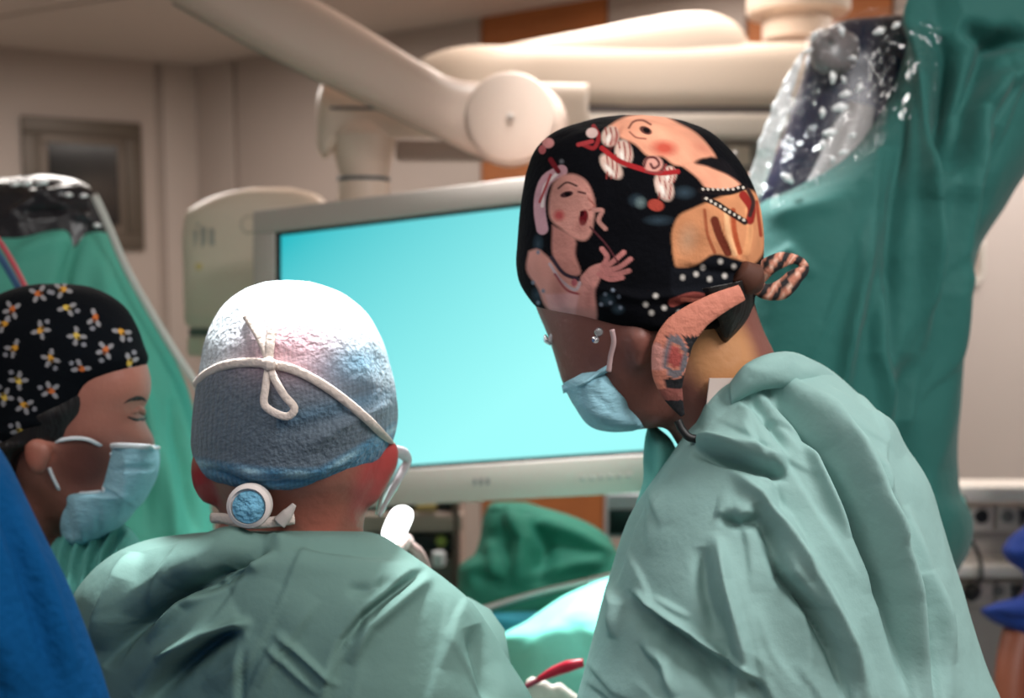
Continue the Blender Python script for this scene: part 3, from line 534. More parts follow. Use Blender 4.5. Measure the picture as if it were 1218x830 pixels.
body(mp_, [hM, eR, eL, tM] + armsM + hM_all + hand((-.02, 1.25, 1.08), (-.2, .9, -.1), -1), skM)
SM = [([(327, 636), (290, 660), (250, 685), (205, 706), (160, 740), (117, 790)], 13, -.022), ([(327, 652), (270, 690), (215, 715), (175, 760)], 9, .012), ([(300, 672), (265, 692), (227, 706)], 8, -.012),
      ([(285, 742), (250, 762), (217, 788), (174, 830)], 12, -.018), ([(300, 738), (250, 752), (195, 780)], 6, .010), ([(510, 672), (470, 702), (432, 733), (410, 762), (393, 800)], 5, -.009), ([(520, 680), (480, 712), (440, 745), (415, 790)], 8, .006),
      ([(327, 751), (365, 785), (403, 818)], 4, .004), ([(315, 765), (350, 800), (380, 826)], 4, .003), ([(293, 756), (288, 800), (284, 840)], 4, -.003), ([(160, 655), (152, 690), (135, 730), (115, 770)], 9, .012), ([(335, 640), (420, 648), (500, 662)], 9, -.007), ([(240, 640), (300, 640), (430, 640)], 6, .004), ([(560, 745), (575, 790), (590, 850)], 12, -.01), ([(410, 700), (440, 705), (470, 690)], 8, -.004)]
SM += [([(330, 634), (290, 655), (250, 680), (205, 702), (150, 745), (112, 800)], 13, .016, 's'), ([(300, 668), (262, 690), (222, 708)], 7, .010, 's'), ([(290, 738), (245, 760), (205, 790), (160, 850)], 12, .016, 's'), ([(515, 668), (470, 700), (430, 735), (395, 800), (380, 860)], 8, .008, 's'), ([(300, 736), (288, 800), (282, 880)], 6, .003, 's')]
SM = [(p[0], p[1], p[2] * 1.35, *p[3:]) for p in SM]
SM += creases(16, (120, 660, 590, 860), lambda x, y: 142 - (x - 120) * .09 if x < 420 else 128 - (x - 420) * .35, .0042, 3, (80, 200), (7, 14))
lmk('gown', GM, M_gownM, mp_, 380, 560, .9, SM, ((14, .005, 71, (1, 1, 1)), (40, .0018, 72, (1, 1, 1))), 'muted green surgical gown')
for a_, nm in ((armsM[0], 0), (armsM[1], 1)):
    c = a_.mean(1, keepdims=True); V, Fc = close((c + (a_ - c) * 1.35)[:-4]); mk('sleeve', V, Fc, M_gownM, mp_)
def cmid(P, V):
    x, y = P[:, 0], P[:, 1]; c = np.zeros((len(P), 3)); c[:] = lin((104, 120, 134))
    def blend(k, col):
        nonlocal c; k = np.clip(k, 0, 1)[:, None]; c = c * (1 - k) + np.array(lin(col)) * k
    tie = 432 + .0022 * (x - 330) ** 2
    blend((tie - y) / 30, (214, 232, 240)); blend(np.exp(-((x - 345) / 62) ** 2 - ((y - 412) / 36) ** 2) * 1.1, (232, 190, 200))  # top lightened in the colour as if overexposed; pink is scalp showing through
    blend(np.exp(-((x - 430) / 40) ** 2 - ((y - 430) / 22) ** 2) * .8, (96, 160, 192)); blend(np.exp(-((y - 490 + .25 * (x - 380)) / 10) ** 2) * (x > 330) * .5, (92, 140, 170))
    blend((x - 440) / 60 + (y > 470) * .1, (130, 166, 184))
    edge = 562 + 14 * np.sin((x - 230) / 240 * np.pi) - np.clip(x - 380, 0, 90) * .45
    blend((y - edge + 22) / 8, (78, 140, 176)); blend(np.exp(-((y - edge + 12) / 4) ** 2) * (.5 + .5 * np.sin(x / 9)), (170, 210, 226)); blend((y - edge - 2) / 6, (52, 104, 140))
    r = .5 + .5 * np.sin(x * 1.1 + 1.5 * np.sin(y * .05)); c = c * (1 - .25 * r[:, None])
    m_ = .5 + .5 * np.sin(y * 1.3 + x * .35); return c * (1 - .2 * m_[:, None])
CM = hrow([(334, 330, 346, .004), (336, 314, 366, .02), (341, 298, 386, .035), (349, 283, 406, .05), (361, 269, 423, .068), (379, 256, 440, .085), (400, 247, 452, .097), (430, 240, 462, .105), (460, 234, 470, .11), (490, 230, 473, .112), (515, 228, 470, .112), (535, 229, 462, .11), (552, 233, 452, .108), (566, 242, 436, .104), (576, 255, 418, .1), (583, 285, 380, .095)], zM)
M_capm = mat('gauze_cap', (180, 200, 210), .85, bump=.5, bscale=180, vcol=True, sheen=.2)
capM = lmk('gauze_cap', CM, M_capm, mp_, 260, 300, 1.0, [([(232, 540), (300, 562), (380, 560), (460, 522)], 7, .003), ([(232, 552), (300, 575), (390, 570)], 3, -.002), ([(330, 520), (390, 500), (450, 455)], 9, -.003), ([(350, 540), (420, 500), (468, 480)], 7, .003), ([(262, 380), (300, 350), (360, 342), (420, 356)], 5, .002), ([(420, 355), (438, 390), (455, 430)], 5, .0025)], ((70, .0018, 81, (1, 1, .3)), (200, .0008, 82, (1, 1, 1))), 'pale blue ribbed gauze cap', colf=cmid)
M_tie = mat('tie_cream', (226, 210, 200), .8, bump=.3, bscale=200)
tube('cap_tie', surfs(capM, [(232, 458), (245, 445), (270, 434), (300, 431), (320, 433), (345, 438), (375, 452), (405, 472), (435, 497), (458, 520), (466, 528)], .003), .0038, M_tie, capM, 10, .4, 60, label='cream tie across the cap')
tube('tie_loop', surfs(capM, [(320, 433), (316, 460), (315, 482), (325, 490), (345, 494), (350, 488), (338, 470), (324, 445), (320, 433)], .006), .0032, M_tie, capM, 10, .4, 40, label='cream bow loop')
tube('tie_end', surfs(capM, [(320, 434), (314, 412), (304, 392), (293, 374)], .007), [.003, .004, .004, .0045], M_tie, capM, 10, .4)
tube('tie_end', surfs(capM, [(320, 432), (321, 410), (324, 390), (326, 376)], .007), [.003, .004, .0045, .003], M_tie, capM, 10, .4)
tube('tie_knot', surfs(capM, [(313, 432), (320, 433), (327, 434)], .008), [.004, .0062, .004], M_tie, capM, 12, .7)
kc = at(297, 601, .85); lathe('neck_fastener', [(.0175, .006), (.0182, 0), (.0178, -.004), (.0145, -.006), (.0140, -.003), (.0, -.003)], kc, FW, mat('fastener_white', (232, 220, 214), .5), mp_, 30, 'round white fastener ring')
FC_ = lathe('fastener_centre', [(.0138, 0), (.0125, -.004), (.007, -.0065), (0, -.007)], kc - FW * .002 - UP * .001, FW, mat('fastener_blue', (112, 178, 208), .6, bump=.8, bscale=150, vary=.25, vscale=90), mp_, 24, 'pale blue fastener centre')
tube('neck_strap', [at(252, 616, .885), at(268, 617, .872), at(285, 622, .862), (at(310, 622, .862)), at(330, 620, .866), at(350, 617, .872)], .0045, M_tie, mp_, 10, .5)
tube('strap_end', [at(332, 622, .862), at(342, 611, .862), at(350, 600, .862)], [.006, .005, .002], mat('strap_grey', (196, 186, 180), .7), mp_, 10, .5)
M_lens = mat('clear_lens', (235, 240, 244), .05, trans=.85)
tube('glasses_temple', [at(440, 548, .9), at(455, 540, .93), at(468, 534, .97)], .003, mat('temple_red', (170, 70, 80), .2, coat=1), mp_)
tube('lens_rim', [at(466, 533, .965), at(480, 540, .975), at(484, 546, .98), at(474, 570, .98), at(464, 588, .98), at(456, 604, .98), at(451, 614, .98)], [.004, .006, .004, .0035, .003, .0025, .002], mat('rim_clear', (206, 200, 204), .08, coat=1, bump=.4, bscale=40), mp_, 12, .6, 40, label='clear plastic eyewear edge')
lmk('lens', hrow([(532, 466, 478, .004), (545, 464, 485, .01), (570, 458, 478, .012), (592, 450, 464, .01), (612, 446, 454, .006)], 1.0), M_lens, mp_, 20, 20)
lower(mp_, None, .45, hipc[0], .86, .12)

# ---- right-hand surgeon
zR = .95
rp = thing('person', 'person leaning forward in black cap printed with painted women and light green gown', 'person', (at(930, 900, zR)[0], at(930, 900, zR)[1], 0))
GRr = hrow([(420, 930, 948, .01), (424, 908, 962, .03), (434, 888, 982, .05), (448, 870, 1002, .07), (466, 857, 1022, .085), (488, 838, 1045, .10), (512, 821, 1068, .115), (540, 803, 1088, .125), (572, 782, 1106, .135), (620, 752, 1120, .145), (670, 734, 1132, .155), (740, 714, 1150, .165), (800, 700, 1172, .17), (830, 693, 1186, .175), (1000, 690, 1220, .18), (1400, 700, 1230, .19), (2100, 690, 1250, .22)], zR)
skR = mat('skin_right', (128, 78, 68), .5, bump=.1, bscale=120, spots=[(at(870, 420, .88), .05, (196, 138, 92)), (at(785, 520, .9), .02, (214, 150, 150))])  # small pink spot paints the lit front of the neck into the skin
hR = loft([(700, 160, 800, 150, .03, zR), (660, 185, 850, 180, .065, zR), (636, 230, 882, 225, .08, zR), (628, 290, 892, 280, .085, zR), (630, 340, 890, 330, .085, zR), (640, 372, 882, 375, .083, zR), (650, 395, 868, 410, .078, zR), (660, 425, 850, 440, .07, zR), (670, 458, 835, 462, .062, zR), (688, 490, 822, 480, .055, zR), (715, 508, 815, 495, .045, zR), (750, 512, 805, 505, .03, zR)], 60, 40)
nR_ = loft([(770, 330, 885, 300, .055, zR), (772, 380, 895, 350, .058, zR), (776, 430, 908, 392, .058, zR), (784, 480, 925, 430, .058, zR), (800, 520, 925, 470, .05, zR), (820, 550, 935, 520, .05, zR), (850, 640, 1000, 620, .06, zR)], 30, 32)
eaR = loft([(748, 385, 770, 380, .006, .872), (744, 400, 776, 398, .01, .87), (750, 425, 772, 425, .008, .872), (756, 440, 766, 440, .005, .875)], 14, 14)
tR = loft(shrink(GRr[6:], .72), 50, 40, .9); hipR = at(960, 1500, zR)
wrR = at(716, 950, 1.2); armsR = [limb([(.21, .9, 1.42), (.2, 1.08, 1.15), tuple(wrR)], [.05, .045, .03]), limb([(.26, 1.05, 1.42), (.27, 1.08, 1.2), (.24, 1.14, 1.08)], [.05, .045, .03])]
bR = body(rp, [hR, nR_, eaR, tR] + armsR + hand((.24, 1.14, 1.08), (-.3, .9, -.1), -1), skR)
SRg = [([(900, 450), (925, 466), (945, 488), (982, 537), (1003, 580), (1025, 630), (1045, 680), (1058, 720), (1090, 840)], 9, -.022), ([(960, 470), (998, 525), (1025, 580), (1045, 640), (1070, 710), (1105, 840)], 9, .012),
       ([(825, 538), (860, 548), (900, 560), (936, 568)], 6, -.014), ([(830, 524), (880, 536), (935, 552)], 7, .008), ([(857, 613), (880, 622), (905, 618)], 8, -.008),
       ([(895, 600), (915, 640), (930, 685), (968, 728), (990, 775), (1012, 840)], 8, -.014), ([(868, 560), (905, 590), (940, 640), (975, 700), (1005, 760), (1030, 840)], 8, .010),
       ([(752, 702), (790, 735), (825, 758), (860, 782), (900, 812)], 6, .012), ([(745, 715), (785, 755), (830, 790), (870, 830)], 12, -.012), ([(852, 632), (858, 690), (880, 760), (890, 830)], 9, .008), ([(835, 650), (838, 700), (855, 760)], 9, -.006),
       ([(772, 584), (750, 625), (738, 660), (728, 700)], 4, -.007), ([(765, 580), (742, 625), (729, 670)], 4, .005), ([(905, 455), (860, 478), (830, 505)], 7, .009), ([(880, 462), (905, 490), (935, 545)], 9, -.006), ([(1090, 684), (1105, 750), (1118, 840)], 7, -.007), ([(1075, 600), (1100, 690), (1130, 790)], 8, .006),
       ([(1000, 520), (1040, 560), (1070, 620)], 9, .005), ([(960, 520), (975, 560), (1010, 640)], 7, .007), ([(720, 690), (735, 720), (728, 760)], 6, .007), ([(760, 760), (790, 790), (800, 830)], 9, .006)]
SRg += [([(1095, 880), (1062, 720), (1045, 680), (1025, 630), (1003, 580), (982, 537), (945, 488), (915, 458)], 9, .016, 's'), ([(936, 563), (900, 554), (830, 533)], 7, .012, 's'), ([(1020, 870), (990, 772), (968, 724), (930, 680), (905, 640)], 9, .014, 's'), ([(745, 700), (790, 733), (825, 756), (860, 780), (905, 815), (930, 860)], 9, -.012, 's'), ([(930, 600), (950, 640), (962, 690)], 7, .005, 's'), ([(880, 475), (915, 510), (940, 560)], 8, .006, 's'), ([(1118, 860), (1105, 760), (1088, 680)], 8, .008, 's'), ([(905, 610), (880, 618), (850, 612)], 6, .007, 's'), ([(875, 870), (868, 740), (852, 640)], 8, .006, 's')]
SRg = [(p[0], p[1], p[2] * 1.5, *p[3:]) for p in SRg]
SRg += creases(24, (760, 530, 1085, 860), lambda x, y: 62 + (x - 740) * .035, .0045, 5, (80, 200), (7, 14)) + creases(12, (715, 700, 850, 860), lambda x, y: 40, .005, 6, (30, 80), (4, 8)) + creases(10, (860, 450, 1060, 560), lambda x, y: 48, .004, 9)
lmk('gown', GRr, M_gownR, rp, 430, 620, .88, SRg, ((14, .005, 91, (1, 1, 1)), (40, .0022, 92, (1, 1, 1)), (90, .0008, 93, (1, 1, 1))), 'light green surgical gown')
lmk('collar', [(868, 456, 870, 482, .006, .875), (884, 436, 890, 470, .012, .872), (905, 424, 915, 462, .016, .874), (925, 419, 940, 462, .018, .882), (948, 420, 965, 470, .016, .895), (975, 434, 985, 480, .01, .91), (990, 446, 992, 470, .004, .92)], M_gownR, rp, 50, 40, .9, creases(8, (880, 430, 980, 480), lambda x, y: 20, .002, 4, (20, 60), (3, 6)), ((60, .001, 3, (1, 1, 1)),), label='folded gown collar')
for a_ in armsR:
    c = a_.mean(1, keepdims=True); V, Fc = close((c + (a_ - c) * 1.4)[:-4]); mk('sleeve', V, Fc, M_gownR, rp)
# printed cap
def inpoly(P, poly):
    x, y = P[:, 0], P[:, 1]; r = np.zeros(len(P), bool); n = len(poly)
    for i in range(n):
        x0, y0 = poly[i]; x1, y1 = poly[(i + 1) % n]; k = ((y0 > y) != (y1 > y)) & (x < (x1 - x0) * (y - y0) / (y1 - y0 + 1e-9) + x0); r ^= k
    return r
def cprint(P, V):
    c = np.zeros((len(P), 3)); c[:] = lin((9, 10, 15))
    def bl(k, col):
        nonlocal c; k = np.clip(k, 0, 1)[:, None]; c = c * (1 - k) + np.array(lin(col)) * k
    def poly(pts, col, soft=4):
        q = cr(list(pts) + [pts[0]], max(24, 4 * len(pts))); pts = [tuple(v) for v in q[:-1]]
        d = segd(P, list(pts) + [pts[0]])[0]; ins = inpoly(P, pts); bl(np.where(ins, .5 + d / soft, .5 - d / soft), col)
    def st(pts, wd, col, a=1): pts = [tuple(v) for v in cr(list(pts), 14)] if len(pts) > 2 else pts; d = segd(P, pts)[0]; bl(a * ((wd - d) / 1.8 + .5), col)
    def el(x, y, rx, ry, col, rot=0, a=1, soft=.25):
        q = math.radians(rot); dx, dy = P[:, 0] - x, P[:, 1] - y; u = dx * math.cos(q) + dy * math.sin(q); v = -dx * math.sin(q) + dy * math.cos(q)
        bl(a * ((1 - np.hypot(u / rx, v / ry)) / soft + .0), col)
    skin1, skin2, red, dred = (212, 150, 138), (238, 166, 136), (176, 62, 66), (112, 28, 36)
    # soft blue-grey hair lights
    for x, y, rx, ry in ((757, 238, 12, 10), (814, 229, 16, 10), (784, 262, 22, 8), (640, 290, 8, 14), (723, 356, 12, 10), (735, 368, 10, 8), (640, 350, 10, 12), (690, 372, 14, 6)): el(x, y, rx, ry, (66, 86, 100), 0, .6, 1)
    # seated woman, left
    st([(668, 203), (650, 214), (643, 232), (642, 252), (645, 272)], 7, (196, 150, 158)); st([(664, 205), (648, 222), (645, 245)], 2, (238, 222, 220)); st([(655, 208), (642, 240)], 1.5, red)
    poly([(658, 218), (668, 209), (682, 207), (696, 214), (705, 230), (708, 246), (706, 262), (704, 276), (696, 286), (684, 284), (668, 272), (656, 262), (653, 240)], skin1)
    poly([(657, 268), (672, 276), (684, 284), (684, 302), (690, 326), (668, 326), (658, 305)], (196, 134, 124))
    poly([(629, 299), (638, 296), (652, 306), (668, 322), (684, 332), (697, 345), (696, 384), (672, 378), (650, 366), (640, 343), (626, 320)], skin1); poly([(648, 350), (690, 352), (698, 392), (664, 388)], (222, 166, 164))
    el(665, 256, 9, 9, (196, 88, 88), 0, .9, .6); el(694, 259, 6, 11, dred, 12); el(692, 254, 3, 4, (60, 10, 18), 12); el(674, 231, 9, 4, (70, 40, 44), -14); el(675, 231, 4, 2.5, (16, 12, 16)); st([(664, 224), (674, 217), (686, 221)], 1.1, (60, 34, 36)); st([(700, 236), (707, 246), (701, 250)], 1, (170, 100, 90)); st([(688, 228), (696, 230)], 1.2, (80, 44, 46))
    st([(656, 306), (672, 326), (688, 332)], 2.2, (58, 48, 60)); st([(654, 314), (668, 334), (686, 344), (690, 336)], 1.8, (196, 176, 182)); st([(660, 326), (676, 346), (690, 350)], 1.2, (150, 60, 70)); el(683, 336, 4, 5, (178, 96, 104))
    poly([(693, 330), (706, 318), (714, 322), (708, 345), (706, 384), (690, 384)], (206, 142, 134)); st([(696, 332), (706, 322), (718, 318)], 6, (206, 142, 134))
    for f in ([(716, 320), (728, 312), (742, 300)], [(716, 318), (722, 305), (716, 296)], [(718, 322), (736, 318), (750, 308)], [(716, 324), (732, 326), (748, 322)], [(712, 326), (726, 332), (740, 330)]): st(f, 3, (196, 126, 122))
    st([(706, 250), (716, 250), (712, 262), (720, 272)], 2.6, (196, 140, 130)); st([(702, 270), (722, 292), (735, 312)], 1.0, (96, 50, 56))
    for x, y in ((646, 346), (634, 336), (640, 360), (720, 350), (729, 345), (736, 353), (726, 360), (715, 362), (738, 366), (640, 300)): el(x, y, 3.2, 3.6, (120, 130, 146), 0, .8, .6)
    el(652, 170, 8, 7, (216, 146, 144)); el(645, 178, 5, 6, (190, 100, 104)); st([(655, 190), (664, 204)], 3, dred); el(668, 192, 4, 4, (120, 120, 126), 0, .6, .7)
    # reclining woman, top
    poly([(724, 150), (735, 143), (752, 137), (785, 136), (806, 146), (830, 160), (846, 178), (852, 188), (836, 188), (818, 196), (802, 196), (788, 186), (772, 186), (756, 172), (736, 162)], skin2)
    el(790, 176, 20, 12, (206, 92, 74), 6, 1, .7); el(768, 155, 9, 5, (90, 56, 50), 24); el(769, 155, 5, 3, (16, 12, 14), 24); st([(748, 152), (753, 145), (764, 143), (774, 148)], 1.2, (120, 70, 60)); st([(749, 157), (756, 163), (768, 165)], 1, (150, 90, 76))
    poly([(810, 196), (830, 192), (848, 200), (870, 210), (884, 226), (868, 230), (842, 226), (830, 212)], skin2); poly([(846, 186), (864, 192), (878, 214), (862, 206), (842, 198), (826, 194)], (20, 18, 22))
    for (x, y, rx, ry, rt) in ((726, 162, 12, 14, 20), (742, 182, 12, 18, -10), (727, 198, 11, 20, -40), (790, 222, 12, 20, -20), (796, 208, 10, 12, 10)):
        el(x, y, rx, ry, (216, 186, 172), rt); 
        for j in (-.5, 0, .5): st([(x + rx * j, y - ry * .7), (x + rx * (j + .15), y), (x + rx * j, y + ry * .7)], .9, (150, 60, 56)); 
        el(x - rx * .2, y + ry * .2, rx * .35, ry * .6, (244, 232, 222), rt, .9, .6)
    st([(716, 176), (734, 190), (760, 200), (786, 206), (806, 204)], 3, (166, 40, 44)); st([(706, 150), (712, 162), (706, 176), (694, 172)], 2.5, (150, 44, 48)); el(704, 158, 8, 7, (220, 190, 184)); st([(688, 172), (704, 168)], 2.5, red)
    el(777, 195, 13, 11, (220, 160, 146)); st([(766, 198), (770, 188), (780, 188), (784, 196), (777, 200), (774, 195)], 1.4, (90, 40, 42)); st([(768, 204), (788, 204), (792, 196)], 1.2, (140, 60, 60)); el(780, 244, 11, 8, (176, 72, 60), 15); el(762, 241, 9, 9, (120, 140, 140), 0, .7, .8)
    poly([(800, 300), (800, 272), (808, 256), (824, 248), (842, 240), (862, 232), (884, 224), (900, 230), (908, 250), (910, 275), (908, 300), (896, 314), (872, 308), (850, 304), (826, 318), (806, 320)], (214, 146, 104))
    el(818, 284, 16, 24, (196, 150, 118), 10, .9, .8); st([(850, 262), (856, 280), (866, 300)], 5, (112, 50, 36)); st([(838, 250), (842, 280), (850, 300)], 2, (168, 92, 62)); st([(872, 250), (874, 276), (880, 300)], 3, (176, 84, 54)); st([(864, 250), (866, 274), (874, 302)], 3, (242, 186, 138)); st([(890, 250), (892, 276), (888, 300)], 4, (232, 164, 116)); st([(884, 232), (894, 248), (892, 262)], 5, (150, 44, 38)); st([(900, 240), (905, 280)], 2, (160, 70, 50))
    st([(834, 226), (850, 228), (868, 228), (886, 222)], 4, (24, 20, 22)); st([(838, 236), (852, 242), (864, 250), (886, 264)], 3.5, (40, 32, 32)); st([(890, 226), (896, 240), (892, 256)], 2.5, (60, 40, 38))
    for i in range(9): el(836 + i * 6, 225 - (i > 6) * 2, 2, 2, (204, 192, 180)); el(840 + i * 5.6, 236 + i * 3.2, 2, 2.2, (210, 200, 186))
    poly([(798, 318), (826, 316), (850, 302), (872, 308), (896, 316), (884, 346), (850, 352), (800, 350)], (18, 20, 26))
    for x, y in ((836, 318), (857, 311), (873, 317), (828, 326), (862, 328), (844, 332), (812, 330), (780, 352), (768, 362), (790, 366), (775, 372), (808, 372), (848, 372), (866, 364)): el(x, y, 4.5, 5, (196, 190, 184), 0, .85, .7)
    el(732, 165, 5, 20, (150, 60, 56), 30, .5, .8); el(835, 176, 18, 8, (214, 128, 104), 30, .6, 1); el(690, 270, 12, 10, (176, 110, 104), 0, .5, 1); el(664, 345, 14, 22, (184, 116, 110), 0, .5, 1); el(700, 355, 6, 20, (170, 104, 100), 0, .5, 1)
    el(886, 334, 14, 16, (96, 54, 36)); st([(800, 360), (825, 352), (850, 356), (876, 348)], 5, (132, 66, 60)); st([(812, 356), (840, 358)], 2.5, (190, 110, 96))
    mo = noise(V, 90, 301) + noise(V, 220, 302) * .7; c = c * (1 + .32 * mo[:, None])
    return np.clip(c, 0, 1)
CRr = hrow([(137, 738, 766, .004), (140, 712, 795, .03), (147, 684, 822, .05), (158, 657, 846, .068), (176, 638, 866, .08), (200, 628, 884, .09), (230, 622, 899, .096), (260, 618, 906, .098), (290, 616, 909, .098), (315, 615, 907, .098), (336, 619, 902, .097), (352, 628, 898, .096), (366, 640, 896, .095), (378, 664, 892, .093), (388, 700, 880, .092), (394, 740, 840, .088)], zR)
M_print = mat('printed_cotton', (20, 20, 24), .9, spec=.08, bump=.15, bscale=200, vcol=True)
capR = lmk('cap', CRr, M_print, rp, 420, 520, 1.0, [([(800, 318), (840, 322), (905, 330)], 6, -.003), ([(870, 250), (872, 280), (884, 312)], 4, -.002), ([(860, 250), (864, 280), (878, 312)], 4, .0025), ([(890, 250), (888, 280), (888, 310)], 4, .002), ([(700, 340), (760, 355), (880, 345)], 6, .003), ([(780, 362), (840, 366), (895, 350)], 5, -.003), ([(650, 170), (690, 150), (740, 142)], 5, -.0015)], ((40, .0014, 101, (1, 1, 1)), (110, .0006, 102, (1, 1, 1))), 'black cotton cap printed with painted women', colf=cprint)
def stripes(P, V):
    c = np.zeros((len(P), 3)); r = np.sin(P[:, 0] * .35 + P[:, 1] * .22) ; c[:] = lin((24, 20, 24)); c[r > -.1] = lin((206, 134, 110)); c[r > .9] = lin((236, 190, 168)); return c
def stripes2(P, V):
    c = np.zeros((len(P), 3)); c[:] = lin((210, 130, 108)); x, y = P[:, 0], P[:, 1]
    d = np.hypot((x - 803) / 13, (y - 424) / 22); c[(d > .75) & (d < 1.15)] = lin((120, 112, 118)); c[d < .6] = lin((186, 84, 78)); c[(d > 1.25) & (y > 400) & (x > 792)] = lin((24, 22, 28)); c[(y > 462)] = lin((150, 84, 76)); c[(y > 476)] = lin((30, 26, 32)); c[(x < 788) & (y > 408) & (y < 440)] = lin((216, 150, 140)); return c
tube('tie_bow', [at(900, 330, .93), at(915, 316, .925), at(935, 308, .925), at(953, 312, .93), at(957, 318, .93), at(945, 330, .93), at(928, 345, .93), at(908, 346, .93), at(896, 338, .93)], [.008, .008, .007, .004, .004, .008, .009, .007, .006], mat('print_tie', (20, 20, 24), .75, bump=.3, bscale=120, vcol=True), capR, 14, .5, 60, label='short bow end of the cap tie', colf=stripes)
tube('tie_knot', [at(880, 322, .885), at(892, 332, .89), (at(900, 340, .9))], [.010, .015, .008], mat('knot_brown', (86, 48, 34), .75), capR, 14, .8)
tube('tie_tail', [at(882, 348, .866), at(852, 362, .860), at(824, 380, .857), at(804, 402, .857), at(796, 430, .860), at(797, 458, .864), at(805, 480, .87), at(812, 494, .875)], [.007, .009, .011, .0145, .016, .0135, .008, .002], MATS['print_tie'], capR, 24, .3, 120, label='long printed tie end hanging by the neck', colf=stripes2)
lmk('hair', [(800, 350, 900, 330, .088, zR - .002), (822, 372, 897, 352, .084, zR - .002), (834, 386, 896, 366, .076, zR - .002), (842, 398, 892, 378, .068, zR - .002), (850, 408, 882, 392, .062, zR - .002), (858, 414, 870, 404, .05, zR - .002)], M_hair, rp, 40, 50, nz=((90, .0015, 5, (1, 1, 1)),))
mskR = lmk('mask', [(669, 456, 700, 440, .055, zR), (674, 466, 722, 438, .074, zR), (686, 489, 736, 455, .077, zR), (702, 507, 750, 478, .074, zR), (728, 514, 765, 498, .064, zR), (752, 513, 770, 507, .04, zR)], M_mask, rp, 60, 60, .9, [([(684, 472), (720, 500)], 5, .003), ([(700, 462), (735, 495)], 4, -.003), ([(712, 452), (748, 485)], 4, .003)], ((80, .001, 7, (1, 1, 1)),), 'blue surgical mask')
lmk('mask_edge', [(668, 458, 670, 468, .02, .94), (690, 454, 692, 461, .03, .902), (710, 441, 713, 448, .02, .892), (722, 434, 726, 441, .012, .885)], M_mask, rp, 24, 12)
M_ela = mat('elastic', (190, 160, 160), .6)
tube('ear_loop', [at(724, 442, .868), at(726, 425, .866), at(730, 405, .862), at(728, 392, .860)], .0022, M_ela, rp); tube('strap', [at(655, 405, .93), at(660, 394, .92), at(664, 380, .91), at(668, 366, .905)], .0028, mat('strap_clear', (208, 190, 192), .3), rp, label='pale strap at the temple')
lathe('earring', [(.0, -.004), (.003, -.0035), (.004, -.001), (.0035, .002), (0, .003)], at(712, 395, .860), FW, M_silver, rp, 16, 'round silver stud'); lathe('earring_drop', [(0, -.004), (.003, -.002), (.003, .002), (0, .003)], at(708, 404, .861), FW, M_silver, rp, 12)
tube('shield_clip', [at(648, 398, .93), at(650, 404, .93), at(655, 410, .93)], [.001, .0028, .001], M_silver, rp)
box('adhesive_label', at(840, 485, .885), at(872, 485, .885) - at(840, 485, .885), Y(.003), at(844, 450, .888) - at(840, 485, .885), mat('label_white', (206, 188, 180), .7), rp, label='small white label at the collar')
tube('lanyard', [at(806, 500, .872), at(812, 512, .87), at(820, 520, .868), (at(828, 522, .868))], .0035, M_black, rp)
lmk('under_collar', hrow([(508, 770, 782, .01), (522, 767, 798, .03), (545, 765, 806, .04), (570, 765, 800, .045), (600, 756, 790, .045), (650, 742, 780, .045), (690, 735, 770, .03)], .97), mat('gown_inner', (110, 190, 180), .75, bump=.2, bscale=40), rp, 40, 40)
lower(rp, None, .45, hipR[0], .86, .12)

# ---- left-hand person in patterned cap
zA = 1.12
lpn = thing('person', 'person in profile with black insect-print cap and pale blue mask at the left', 'person', (at(60, 900, zA)[0], at(60, 900, zA)[1], 0))
skL = mat('skin_left', (164, 104, 88), .5, bump=.1, bscale=120, spots=[(at(95, 560, 1.04), .045, (104, 60, 50)), (at(30, 620, 1.07), .06, (110, 66, 52)), (at(45, 540, 1.05), .02, (170, 92, 74))])  # dark spots put cheek and neck shade into the colour; ear is redder
hA = loft(hrow([(350, 20, 108, .03), (375, -10, 146, .07), (410, -30, 166, .085), (436, -34, 176, .088), (455, -35, 180, .088), (472, -35, 178, .087), (486, -34, 171, .085), (496, -33, 171, .083), (508, -31, 176, .08), (522, -29, 184, .076), (536, -26, 184, .072), (560, -18, 172, .068), (590, 5, 158, .06), (615, 28, 138, .05), (632, 55, 112, .03)], zA), 90, 48)
nA = loft([(-15, 500, 78, 540, .05, zA), (-20, 560, 74, 590, .052, zA), (-30, 620, 68, 640, .055, zA), (-40, 680, 70, 680, .06, zA), (-60, 740, 100, 740, .08, zA)], 24, 28)
eaA = loft(hrow([(520, 34, 50, .005), (528, 28, 60, .01), (542, 28, 62, .01), (558, 34, 56, .008), (566, 42, 52, .004)], 1.042), 14, 14)
GA = hrow([(614, 84, 112, .015), (626, 70, 150, .03), (645, 52, 166, .045), (672, 20, 172, .07), (700, -40, 170, .10), (740, -110, 150, .105), (800, -180, 110, .11), (900, -220, 70, .115), (1100, -230, 55, .12), (1400, -230, 55, .12), (1850, -240, 55, .13)], zA)
tA = loft(shrink(GA, .75), 40, 36, .9)
armA = [limb([(-.62, 1.1, 1.3), (-.58, 1.28, 1.1), (-.4, 1.42, 1.05)], [.048, .043, .028]), limb([(-.42, 1.15, 1.3), (-.4, 1.3, 1.12), (-.3, 1.45, 1.06)], [.048, .043, .028])]
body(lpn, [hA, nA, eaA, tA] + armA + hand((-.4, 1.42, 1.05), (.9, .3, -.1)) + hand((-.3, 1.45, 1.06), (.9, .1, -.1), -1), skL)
for a_ in armA:
    c = a_.mean(1, keepdims=True); V, Fc = close((c + (a_ - c) * 1.35)[:-4]); mk('sleeve', V, Fc, M_drapeL, lpn)
M_gownL = mat('gown_aqua', (84, 158, 148), .75, bump=.3, bscale=50)
